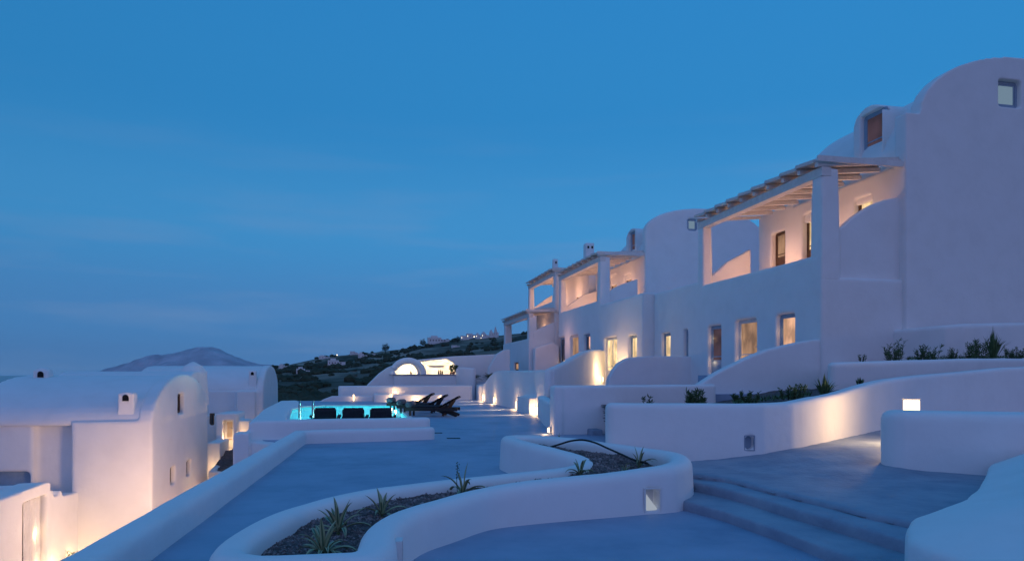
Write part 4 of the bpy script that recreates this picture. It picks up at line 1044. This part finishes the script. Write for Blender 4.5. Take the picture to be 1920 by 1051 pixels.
def lchim(h, px0, px1, pyt, pyb, Y, holes=1):
    xa, xb = onY(px0, Y), onY(px1, Y); xm = (xa + xb) / 2; w = xb - xa; zt, zb_ = zat(pyt, xm, Y), zat(pyb, xm, Y)
    g = Geo().box(xa, xb, Y, Y + w * .9, zb_ - .4, zt - .08, tx=.04, ty=.04); g.lathe((xm, Y + w * .45, 0), [(w * .47, zt - .2), (w * .42, zt - .06), (w * .2, zt)], 14)
    ch = plaster('chimney', g, h, vox=.035, sm=3, disp=0); M = frame_M((xm, Y, zt - .34), (0, -1, 0)); r_ = w * .17
    pr = [(-r_, 0), (r_, 0)] + [(r_ * cos(pi * k / 8), .12 + r_ * sin(pi * k / 8)) for k in range(9)]
    vs = [M @ Vector((x, -.06, z)) for x, z in pr] + [M @ Vector((x, .0, z)) for x, z in pr]; n_ = len(pr)
    gg = Geo().add(vs, [tuple(range(n_)), tuple(range(2 * n_ - 1, n_ - 1, -1))] + [(i, i + n_, (i + 1) % n_ + n_, (i + 1) % n_) for i in range(n_)]); solid('flue_opening', gg, BLACK, ch)
lchim(v1, 218, 252, 732, 800, YA + .12); lchim(v1, 59, 92, 689, 712, yc - 1.2)

# annex with lit door in front of it: its door wall faces the terrace
XW = -9.2
an = empty('annex_building', (XW - 2, 20, ZC), 'low white annex with a curtained lit door at the lower left corner', 'building')
ay = lambda p: onX(p, XW); az_ = lambda px, py: zat(py, XW, ay(px))
g = Geo().extr([(13.5, ZC - .3), (ay(96), ZC - .3), (ay(96), az_(96, 903)), (ay(84), az_(84, 904)), (ay(60), az_(60, 914)), (ay(30), az_(30, 925)), (13.5, -3.25)], 'x', XW - .75, XW)
g.extr([(ay(95), ZC - .3), (YA + .1, ZC - .3), (YA + .1, az_(130, 929)), (ay(121), az_(121, 929)), (ay(118), az_(118, 919)), (ay(95), az_(96, 917))], 'x', XW - .5, XW - .02)
g.box(-16, XW - .4, ay(96) - .4, ay(96), ZC, az_(96, 906))
cut = Geo(); dw = ay(88) - ay(42); dc = (ay(88) + ay(42)) / 2; dz = -3.53 - (ZC + .05)
cutbox(cut, (XW, dc, ZC + .05), (1, 0, 0), dw, dz, .6)
cut.box(XW - .45, XW + .1, ay(103), ay(114), az_(108, 928), az_(108, 912))
plaster('wall', g, an, cut, vox=.05, sm=3, disp=.02)
window(an, (XW, dc, ZC + .05), (1, 0, 0), dw, dz, rec=.30, fm=PALEF, pane=LITD, kind='door', leaves=2, label='half open door with a pale curtain')
M = frame_M((XW, dc, ZC + .05), (1, 0, 0)); g = Geo(); vs = []
for i in range(31):
    xx = -dw / 2 + .42 + (dw - .45) * i / 30; yy = -.17 + .035 * sin(i * 1.9)
    for zz in (.03, dz - .05): vs.append(M @ Vector((xx, yy, zz)))
g.add(vs, [(2 * i, 2 * i + 2, 2 * i + 3, 2 * i + 1) for i in range(30)]); solid('curtain', g, PLF, an, smooth=True)
g = Geo(); g.obox(M, -dw / 2 + .02, -dw / 2 + .40, -.24, -.20, .02, dz - .02); solid('shutter', g, BRNF, an)
light((XW - .06, dc + .35, ZC + .6), 7, WARM, .08); light((XW - .06, dc + .3, ZC + 1.5), 5, WARM, .05)
light((XW + .28, ay(97), ZC + .28), 22, WARM, .06); light((XW - .3, ay(108), az_(108, 926)), 2.0, WARM, .05)
wall_lamp((XW + .02, ay(95), ZC + .02), 'bright lamp on the ground right of the curtained lit door', nrm=(1, 0, 0), h=.18, w=10, group=None, m=LAMPB)
g = Geo().lathe((onY(141, YA - .45), YA - .45, ZC), [(.07, 0), (.09, .03), (.09, .16), (.06, .18)], 14)
tag(solid('ground_lamp', g, LAMPB, origin=(onY(141, YA - .45), YA - .45, ZC)), 'ground uplight at the left foot of the vaulted house block', 'lamp')
light((onY(150, YA - .6), YA - .8, ZC + .35), 16, WARM, .1); cl_ = empty('added_court_lamp', (-5.9, YA - 3.0, ZC), 'added unseen lamp post washing the plain front wall of the big vaulted house', 'lamp')  # court lamp post added to carry the wall wash, unseen behind the kerb
solid('post', Geo().lathe((-5.9, YA - 3.0, ZC), [(.05, 0), (.035, .1), (.035, 1.0)], 10), PALEF, cl_)
solid('lamp_shade', Geo().lathe((-5.9, YA - 3.0, ZC + 1.0), [(.06, 0), (.12, .04), (.12, .16), (.05, .2)], 12), LAMPB, cl_)
light((-5.9, YA - 3.0, ZC + 1.75), 420, (1, .60, .36), .5)
light((XL + .9, 26.5, ZC + .4), 40, (1, .5, .3), .4); light((XL + .8, 30.5, ZC + .4), 55, (1, .5, .28), .3)
shrub(135, 21.3, ZC, 56, 40, 'low shrub at the foot of the vaulted house at the lower left', 300)

# small gable house between, second vaulted house
v2 = empty('vaulted_house', (-9.5, 38, ZC), 'small white house with a narrow round gable squeezed behind the big vault', 'house', 'vaulted houses below the terrace')
XM = -8.6; y0_, y1_ = onX(346, XM), onX(392, XM)
zt = .12; g = Geo(); ym = (y0_ + y1_) / 2; rr_ = (y1_ - y0_) / 2
g.extr([(y0_, ZC), (y1_, ZC)] + arcp(ym, rr_, zt - 1.6, zt, 20), 'x', XM - 6, XM)
cut = Geo(); wa, wb = onX(367, XM), onX(374, XM); wc = (wa + wb) / 2; z1_, z0_ = zat(716, XM, wc), zat(730, XM, wc); cutbox(cut, (XM, wc, z0_), (1, 0, 0), wb - wa, z1_ - z0_, .3)
plaster('wall', g, v2, cut, vox=.07, sm=3, disp=.03); window(v2, (XM, wc, z0_), (1, 0, 0), wb - wa, z1_ - z0_, rec=.15, fm=BRNF, pane=GLASS, t=.04)
g = Geo().lathe((onY(362, 40), 40, 0), [(.75, -1.0), (.7, .1), (.45, .42), (.12, .62), (.03, .66)], 18); plaster('dome', g, v2, vox=.05, sm=3, disp=0)

XS = -6.7; Ys, Ye = onX(494, XS), onX(512, XS)
v3 = empty('vaulted_house', (XS - 4, Ys + 4, ZC), 'far vaulted white house beside the pool, behind the big one', 'house', 'vaulted houses below the terrace')
ze3 = zat(731, XS, Ys); zr3 = zat(686, XS - 3, (Ys + Ye) / 2)
Ye = Ys + 7.5; yc3 = (Ys + Ye) / 2
g = Geo(); g.box(-14, XS, Ys, Ye, ZC, ze3)
g.extr([(Ys + .02, ZC), (Ye, ZC), (Ye, ze3 - .1)] + arcp(yc3, 3.74, ze3 - .1, zr3 + .08, 22), 'x', XS - .5, XS)
g.box(onY(445, Ys), onY(480, Ys), Ys - .35, Ys, ZC, ze3 - .02)
plaster('wall', g, v3, vox=.09, sm=3, disp=.03)
g = Geo().extr(arcp(yc3, 3.69, ze3 - .15, zr3 + .03, 22), 'x', -14.5, XS - .3); plaster('vault_roof', g, v3, vox=.09, sm=4, disp=.03)
lchim(v3, 465, 481, 693, 728, Ys + .15)
light((XS - .3, Ys - 1.0, -4.6), 40, WARM, .2)
# entrance porch block in front of it
YP = 36.0
po = empty('entrance_porch', (onY(420, YP), YP, ZC), 'small white entrance porch with a glowing doorway between the vaulted houses', 'porch')
pz = lambda y: zat(y, -6.5, YP)
g = Geo().box(onY(404, YP), onY(443, YP), YP, YP + 2.5, ZC, pz(775)); g.box(onY(380, YP), onY(406, YP), YP + .3, YP + 2.2, ZC, pz(779))
g.box(onY(441, YP), onY(462, YP), YP + .8, YP + 2.2, ZC, pz(790)); g.box(onY(388, 33.6), onY(413, 33.6), 33.6, YP + .5, ZC, zat(829, -6.5, 33.6))
cut = Geo(); dxa, dxb = onY(418, YP), onY(437, YP); zb_ = pz(842); cutbox(cut, ((dxa + dxb) / 2, YP, zb_), (0, -1, 0), dxb - dxa, pz(787) - zb_, .8)
cutbox(cut, (onY(397, YP + .3), YP + .3, pz(797)), (0, -1, 0), .22, .6, .3)
plaster('wall', g, po, cut, vox=.05, sm=2, disp=.02)
window(po, ((dxa + dxb) / 2, YP, zb_), (0, -1, 0), dxb - dxa, pz(787) - zb_, rec=.45, fm=PALEF, pane=LITD, kind='door', label='half glazed door')
window(po, (onY(397, YP + .3), YP + .3, pz(797)), (0, -1, 0), .22, .6, rec=.12, fm=BRNF, pane=GLASS, t=.03)
light(((dxa + dxb) / 2, YP - .02, zb_ + .5), 18, WARM, .05); light((onY(447, YP), YP + .3, pz(826)), 24, WARM, .06)
wall_lamp((onY(446, YP), YP + .78, pz(832)), 'glowing lamp low on the wall right of the porch doorway', nrm=(0, -1, 0), h=.16, w=6, group=None, m=LAMPB)
light((onY(405, 33), 33.2, zat(880, -6, 33)), 20, WARM, .06)
# planted bank and curved retaining wall
YR = 30.5
g = Geo(); c0 = [(*at_d(398, 29.2), zat(881, *at_d(398, 29.2))), (*at_d(415, 28.4), zat(884, *at_d(415, 28.4))), (*at_d(440, 28.0), zat(886, *at_d(440, 28))), (*at_d(475, 28.2), zat(880, *at_d(475, 28.2)))]
ribbon(g, c0, .3, ZC, .06); ribbon(g, [(*at_d(398, 29.2), zat(881, *at_d(398, 29.2))), (*at_d(418, 31.6), zat(862, *at_d(418, 31.6))), (*at_d(440, 33.4), zat(845, *at_d(440, 33.4))), (*at_d(458, 34.6), zat(833, *at_d(458, 34.6)))], .28, ZC, .06)
tag(plaster('retaining_wall', g, vox=.045, disp=.01, origin=(*at_d(420, 29), ZC)), 'curved low retaining wall round the dark bank below the pool terrace', 'retaining wall')
bank = [at_d(400, 29.0), at_d(440, 28.2), at_d(478, 28.3), at_d(478, 35), at_d(458, 34.8), at_d(440, 33.5), at_d(418, 31.8)]
bed('soil_bank', bank, lambda X, Y: -4.35 + .16 * (dep(X, Y) - 28.5), .2, 'dark planted soil bank below the pool terrace', None, .12)
wall_lamp((*at_d(398, 27.8), ZC + 1.55), 'small glowing lamp beside the corner of the big vaulted house', nrm=(0, -1, 0), h=.22, w=8, group=None)
solid('lamp_post', Geo().box(at_d(398, 27.8)[0] - .05, at_d(398, 27.8)[0] + .05, at_d(398, 27.8)[1] + .0, at_d(398, 27.8)[1] + .1, ZC, ZC + 1.52), PALEF, bpy.data.objects['wall_lamp'] if False else [o for o in bpy.data.objects if o.name.startswith('wall_lamp')][-1])

# ------------------------------------------------------------------ loungers
def make_lounger(dummy=0):
    e_ = empty('sun_lounger', (0, 0, 0), 'dark wooden sun lounger', 'sun lounger', 'dark sun loungers on the terrace')
    Lh, Wd, H = 2.0, .70, .36
    for s_ in (-1, 1): solid('side_rail', Geo().box(-1.0, 1.0, s_ * Wd / 2 - .035, s_ * Wd / 2 + .035, H - .13, H), DWOOD, e_, bevel=.006)
    for k in range(9):
        x = -.96 + k * .14; solid('seat_slat', Geo().box(x, x + .10, -Wd / 2 + .03, Wd / 2 - .03, H - .015, H + .012), DWOOD, e_)
    hx = .30; an_ = radians(31)
    M = Matrix.Translation((hx, 0, H + .01)) @ Matrix.Rotation(-an_, 4, 'Y')
    for s_ in (-1, 1):
        g = Geo(); g.obox(M, 0, .84, s_ * .31 - .02, s_ * .31 + .02, -.03, .02); solid('back_rail', g, DWOOD, e_)
    for k in range(5):
        g = Geo(); g.obox(M, .0 + k * .175, .0 + k * .175 + .145, -.33, .33, -.02, .045); solid('back_slat', g, DWOOD, e_)
    for s_ in (-1, 1):   # crossed rear legs, straight front legs
        solid('leg', Geo().box(-.86, -.79, s_ * .33 - .03, s_ * .33 + .03, 0, H - .09), DWOOD, e_)
        g = Geo(); A = Vector((.28, s_ * .31, H - .05)); B = Vector((.98, s_ * .31, .03)); g.tube([A, B], .06, 4); solid('leg', g, DWOOD, e_)
        g = Geo(); g.tube([Vector((.80, s_ * .27, H + .30)), Vector((.42, s_ * .27, .03))], .05, 4); solid('leg', g, DWOOD, e_)
    # cushion with a rolled end
    g = Geo(); pr = [(-.92, H + .015), (hx - .02, H + .015), (hx - .02, H + .075), (-.70, H + .075)]
    g.extr(pr, 'y', -.30, .30); solid('cushion', g, CLOTH, e_, bevel=.015)
    g = Geo(); g.tube([(-.88, -.33, H + .13), (-.88, -.1, H + .135), (-.88, .1, H + .135), (-.88, .33, H + .13)], .135, 14)
    solid('rolled_towel', g, TOWEL, e_, smooth=True)
    return e_
L0 = make_lounger()
spots = [(812, 776, 27.4), (792, 766, 29.4), (770, 757, 31.6)]
lbl = ['dark slatted lounger with rolled towel, nearest of the three side by side', 'dark slatted lounger with rolled towel, middle one of the three side by side', 'dark slatted lounger with rolled towel, farthest of the three side by side']
for i, (px, py, d) in enumerate(spots):
    o = L0 if i == 0 else copy_tree(L0)
    X, Y = at_d(px, d); o.location = (X, Y, ZD + .002); o.rotation_euler = (0, 0, radians(-16)); o.scale = (1.04, 1.04, .96); o['label'] = lbl[i]
def make_chair():
    e_ = empty('lounge_chair', (0, 0, 0), 'x', 'lounge chair', 'dark lounge chairs facing the pool')
    for s_ in (-1, 1):
        solid('side_rail', Geo().box(s_ * .34 - .03, s_ * .34 + .03, -.1, 1.5, .26, .34), DWOOD, e_)
        solid('leg', Geo().box(s_ * .34 - .03, s_ * .34 + .03, 0, .07, 0, .26), DWOOD, e_)
        solid('leg', Geo().box(s_ * .34 - .03, s_ * .34 + .03, 1.38, 1.45, 0, .26), DWOOD, e_)
        solid('armrest', Geo().box(s_ * .40 - .04, s_ * .40 + .04, -.12, .5, .40, .45), DWOOD, e_)
        solid('arm_post', Geo().box(s_ * .40 - .02, s_ * .40 + .02, .3, .36, .2, .40), DWOOD, e_)
    for k in range(8): solid('seat_slat', Geo().box(-.3, .3, .12 + k * .17, .12 + k * .17 + .13, .33, .352), DWOOD, e_)
    M = Matrix.Translation((0, .14, .27)) @ Matrix.Rotation(radians(35), 4, 'X')
    for k in range(4):
        g = Geo(); g.obox(M, -.30, .30, -.02, .0, .03 + k * .11, .03 + k * .11 + .085); solid('back_slat', g, DWOOD, e_)
    g = Geo(); g.obox(M, -.31, .31, -.085, -.022, .02, .46); solid('back_cushion', g, CLOTH, e_, bevel=.02)
    g = Geo(); g.obox(M, -.28, .28, -.05, .02, .36, .50); solid('head_pillow', g, CLOTH, e_, bevel=.03)
    return e_
C0 = make_chair()
for i, (px, d) in enumerate([(611, 20.15), (663, 20.1), (714, 20.05)]):
    o = C0 if i == 0 else copy_tree(C0); X, Y = at_d(px, d); o.location = (X, Y - .25, ZD + .035); o.rotation_euler = (0, 0, radians(2 - 2 * i))
    o['label'] = ['leftmost dark lounge chair seen from behind against the turquoise pool', 'middle dark lounge chair seen from behind against the turquoise pool', 'rightmost dark lounge chair seen from behind against the turquoise pool'][i]
# pool ladder
ld = empty('pool_ladder', (*at_d(574, 23.5), ZD), 'bright steel pool ladder left of the lounge chairs', 'ladder')
for px in (562, 587):
    X, Y = at_d(px, 23.5)
    g = Geo(); g.tube([(X, Y - .25, ZD), (X, Y - .25, ZD + .62), (X, Y - .1, ZD + .74), (X, Y + .15, ZD + .74), (X, Y + .28, ZD + .6), (X, Y + .3, ZD - .8)], .028, 10); solid('rail', g, CHROME, ld, smooth=True)
g = Geo(); xa = at_d(562, 23.5); xb_ = at_d(587, 23.5)
for z in (-.35, -.65): g.box(xa[0], xb_[0], xa[1] + .24, xa[1] + .32, ZD + z, ZD + z + .03)
solid('tread', g, CHROME, ld)
# drain slots in the terrace
for px0, px1, py, lb in [(809, 829, 811, 'short dark drain slot at the end of the kerb wall'), (838, 863, 821, 'longer dark drain slot in the open terrace right of the kerb wall')]:
    a = at_z(px0, py, ZD + .004); b = at_z(px1, py, ZD + .004); dr = empty('floor_drain', ((a[0] + b[0]) / 2, (a[1] + b[1]) / 2, ZD), lb, 'drain')
    solid('channel', Geo().prism([(a[0], a[1] - .07), (b[0], b[1] - .07), (b[0], b[1] + .07), (a[0], a[1] + .07)], ZD - .02, ZD + .008), BLACK, dr)
    g = Geo()
    for k in range(9): x = a[0] + (b[0] - a[0]) * (k + .3) / 9; g.box(x, x + .012, a[1] - .06, a[1] + .06, ZD + .008, ZD + .014)
    solid('grate', g, RUB, dr)
# lamps on the far walls
for px, py, Y_, lb, w in [(741, 735, 43.75, 'round glowing lamp on the far garden wall above the block', 10), (781, 748, 42.38, 'glowing lamp at the foot of the short low wall behind the loungers', 16)]:
    X = onY(px, Y_); z = zat(py, X, Y_); e_ = empty('wall_lamp', (X, Y_, z), lb, 'lamp')
    solid('diffuser', Geo().lathe((X, Y_ - .04, z - .06), [(.04, 0), (.07, .04), (.07, .09), (.04, .13)], 12), LAMPB, e_); light((X, Y_ - .22, z), w, WARM, .05)
    solid('back_plate', Geo().box(X - .05, X + .05, Y_ - .03, Y_ + .03, z - .08, z + .09), PALEF, e_)
wall_lamp((onY(734, 41.5), 41.56, ZD + .05), 'glowing slit lamp at the right corner of the square white block', nrm=(0, -1, 0), h=.42, w=8)
wall_lamp((onY(663, 43.1), 43.16, ZD + .05), 'faint slit lamp on the far low wall left of the square white block', nrm=(0, -1, 0), h=.36, w=2)
wall_lamp((onY(826, 42.5), 42.56, ZD + .05), 'glowing slit lamp at the right end of the short low wall', nrm=(0, -1, 0), h=.34, w=6)

# ------------------------------------------------------------------ hillside: scrub, trees, houses
def ray_hill(px, py, d0=140):
    d = d0
    while d < 1300:
        X, Y = at_d(px, d)
        if hgt(X, Y) > (HOR - py) * d / F: return X, Y, hgt(X, Y), d
        d *= 1.01
    X, Y = at_d(px, 900); return X, Y, hgt(X, Y), 900
rnd = random.Random(11); g = Geo(); ICO = bmesh.new(); bmesh.ops.create_icosphere(ICO, subdivisions=1, radius=1); iv = [v.co.copy() for v in ICO.verts]; ifc = [tuple(v.index for v in f.verts) for f in ICO.faces]; ICO.free()
cnt = 0
while cnt < 2300:
    px = rnd.uniform(470, 1250); d = 110 * (8.6 ** rnd.random()); X, Y = at_d(px, d)
    dens = noise.noise(Vector((X * .02, Y * .012, 5))) + .5 * noise.noise(Vector((X * .07, Y * .05, 9)))
    if dens < rnd.uniform(-.05, .30): continue
    cnt += 1; z = hgt(X, Y); s_ = rnd.uniform(.5, 1.5) * (1 + d / 450)
    for q in range(2):
        ox, oy = rnd.uniform(-s_, s_) * .8, rnd.uniform(-s_, s_) * .8; ss = s_ * rnd.uniform(.6, 1)
        g.add([(X + ox + v.x * ss * rnd.uniform(.75, 1.3), Y + oy + v.y * ss * rnd.uniform(.75, 1.3), z + ss * .35 + v.z * ss * .75 * rnd.uniform(.7, 1.3)) for v in iv], ifc)
tag(put('hillside_scrub', mesh_of(g, 'hillside_scrub'), BUSH), 'dark evergreen scrub covering the hillside', kind='stuff')
# trees standing out on the ridge
for i, (px, py, s_, lb) in enumerate([(723, 657, 9, 'dark round tree alone on the ridge line'), (793, 648, 8, 'small dark tree on the ridge left of the long white hotel'), (516, 692, 6, 'dark tree at the low left end of the ridge'), (858, 640, 7, 'dark tree on the ridge right of the long white hotel')]):
    X, Y, z, d = ray_hill(px, py + 3); R_ = s_ * d / F * .75
    t_ = empty('round_tree', (X, Y, z), lb, 'tree'); solid('trunk', Geo().tube([(X, Y, z - 1), (X + .2, Y, z + R_ * 1.2)], R_ * .12, 7, R_ * .06), DWOOD, t_)
    g = Geo()
    for k in range(340):
        v = Vector((rnd.gauss(0, 1), rnd.gauss(0, 1), rnd.gauss(0, .8))).normalized() * R_ * rnd.uniform(.55, 1.1); c = Vector((X, Y, z + R_ * 1.3)) + v
        a_, b_ = Vector((rnd.uniform(-1, 1), rnd.uniform(-1, 1), rnd.uniform(-1, 1))).normalized() * R_ * .2, Vector((rnd.uniform(-1, 1), rnd.uniform(-1, 1), rnd.uniform(-1, 1))).normalized() * R_ * .2
        g.add([c, c + a_, c + a_ + b_, c + b_], [(0, 1, 2, 3)])
    put('crown', mesh_of(g, 'crown'), BUSH, t_)
FH = [(568, 700, 24, 9, 'small white house low on the left slope of the hill'), (531, 690, 16, 6, 'tiny white house at the low left end of the ridge'), (608, 673, 20, 5, 'flat white house on the ridge, left of the road light'), (631, 685, 32, 10, 'largest white house on the left half of the slope'),
      (664, 667, 15, 6, 'small white house touching the ridge, left one of two neighbours'), (680, 672, 17, 9, 'white house just under the ridge, right one of two neighbours'), (703, 668, 10, 4, 'very small white house on the dark slope right of the two neighbours'), (823, 643, 40, 10, 'long pale hotel block on the ridge'),
      (855, 651, 16, 4, 'low white house below the ridge, right of the hotel'), (872, 637, 16, 7, 'white house on the ridge, left end of the lit village'), (884, 634, 18, 9, 'brightest white house of the lit village on the ridge'), (898, 635, 12, 7, 'white house in the middle of the lit village on the ridge'),
      (910, 634, 14, 8, 'white house right of the middle of the lit village'), (923, 632, 10, 10, 'narrow white house at the right end of the lit village'), (931, 633, 8, 14, 'slim white tower house next to the big pergola'), (500, 697, 12, 4, 'tiny white house beside the roof of the far vaulted house')]
for i, (px, py, w, hh, lb) in enumerate(FH):
    X, Y, z, d = ray_hill(px, py); W_, H_ = w * d / F, hh * d / F
    e_ = empty('hillside_house', (X, Y, z), lb, 'house', 'white houses scattered on the hillside')
    g = Geo().box(X - W_ / 2, X + W_ * .12, Y, Y + W_ * .5, z - 3, z + H_); g.box(X + W_ * .12, X + W_ / 2, Y + W_ * .05, Y + W_ * .45, z - 3, z + H_ * rnd.uniform(.6, .8))
    if rnd.random() < .6: g.box(X - W_ * .35, X - W_ * .05, Y + W_ * .1, Y + W_ * .4, z + H_ - .1, z + H_ * 1.35)
    solid('wall', g, FARW, e_)
    nw = max(2, int(w / 6))
    for k in range(nw):
        xx = X - W_ * .42 + W_ * .8 * k / nw; solid('window', Geo().box(xx, xx + W_ * .05, Y - .06, Y + .1, z + H_ * .35, z + H_ * .6), TOWN if (i in (9, 10, 12, 11) and k == 0) else GLASS, e_)
for i, (px, py, s_, lb) in enumerate([(632, 666, 3, 'street light glowing on the ridge left of the white houses'), (889, 632, 3.2, 'bright street light in the village on the ridge'), (902, 634, 2, 'fainter street light in the village on the ridge')]):
    X, Y, z, d = ray_hill(px, py + 4); R_ = s_ * d / F * .35; zt = (HOR - py) * d / F
    e_ = empty('street_lamp', (X, Y, z), lb, 'street lamp'); solid('pole', Geo().tube([(X, Y, z - 1), (X, Y, zt)], .12, 6), RUB, e_); solid('lamp_head', Geo().lathe((X, Y, zt), [(R_ * .3, 0), (R_, R_), (R_ * .3, R_ * 2)], 8), TOWN, e_)

# light air between here and the far island
HZ = bpy.data.materials.new('thin_air'); HZ.use_nodes = True; t = HZ.node_tree; t.nodes.clear(); oo = t.nodes.new('ShaderNodeOutputMaterial'); pv = t.nodes.new('ShaderNodeVolumePrincipled')
pv.inputs['Color'].default_value = (.97, .98, 1, 1); pv.inputs['Density'].default_value = .00004; t.links.new(pv.outputs[0], oo.inputs['Volume'])
hz = solid('haze', Geo().box(-6500, 6500, -2500, 6900, -172, 260), HZ); tag(hz, 'thin blue evening air', kind='stuff')
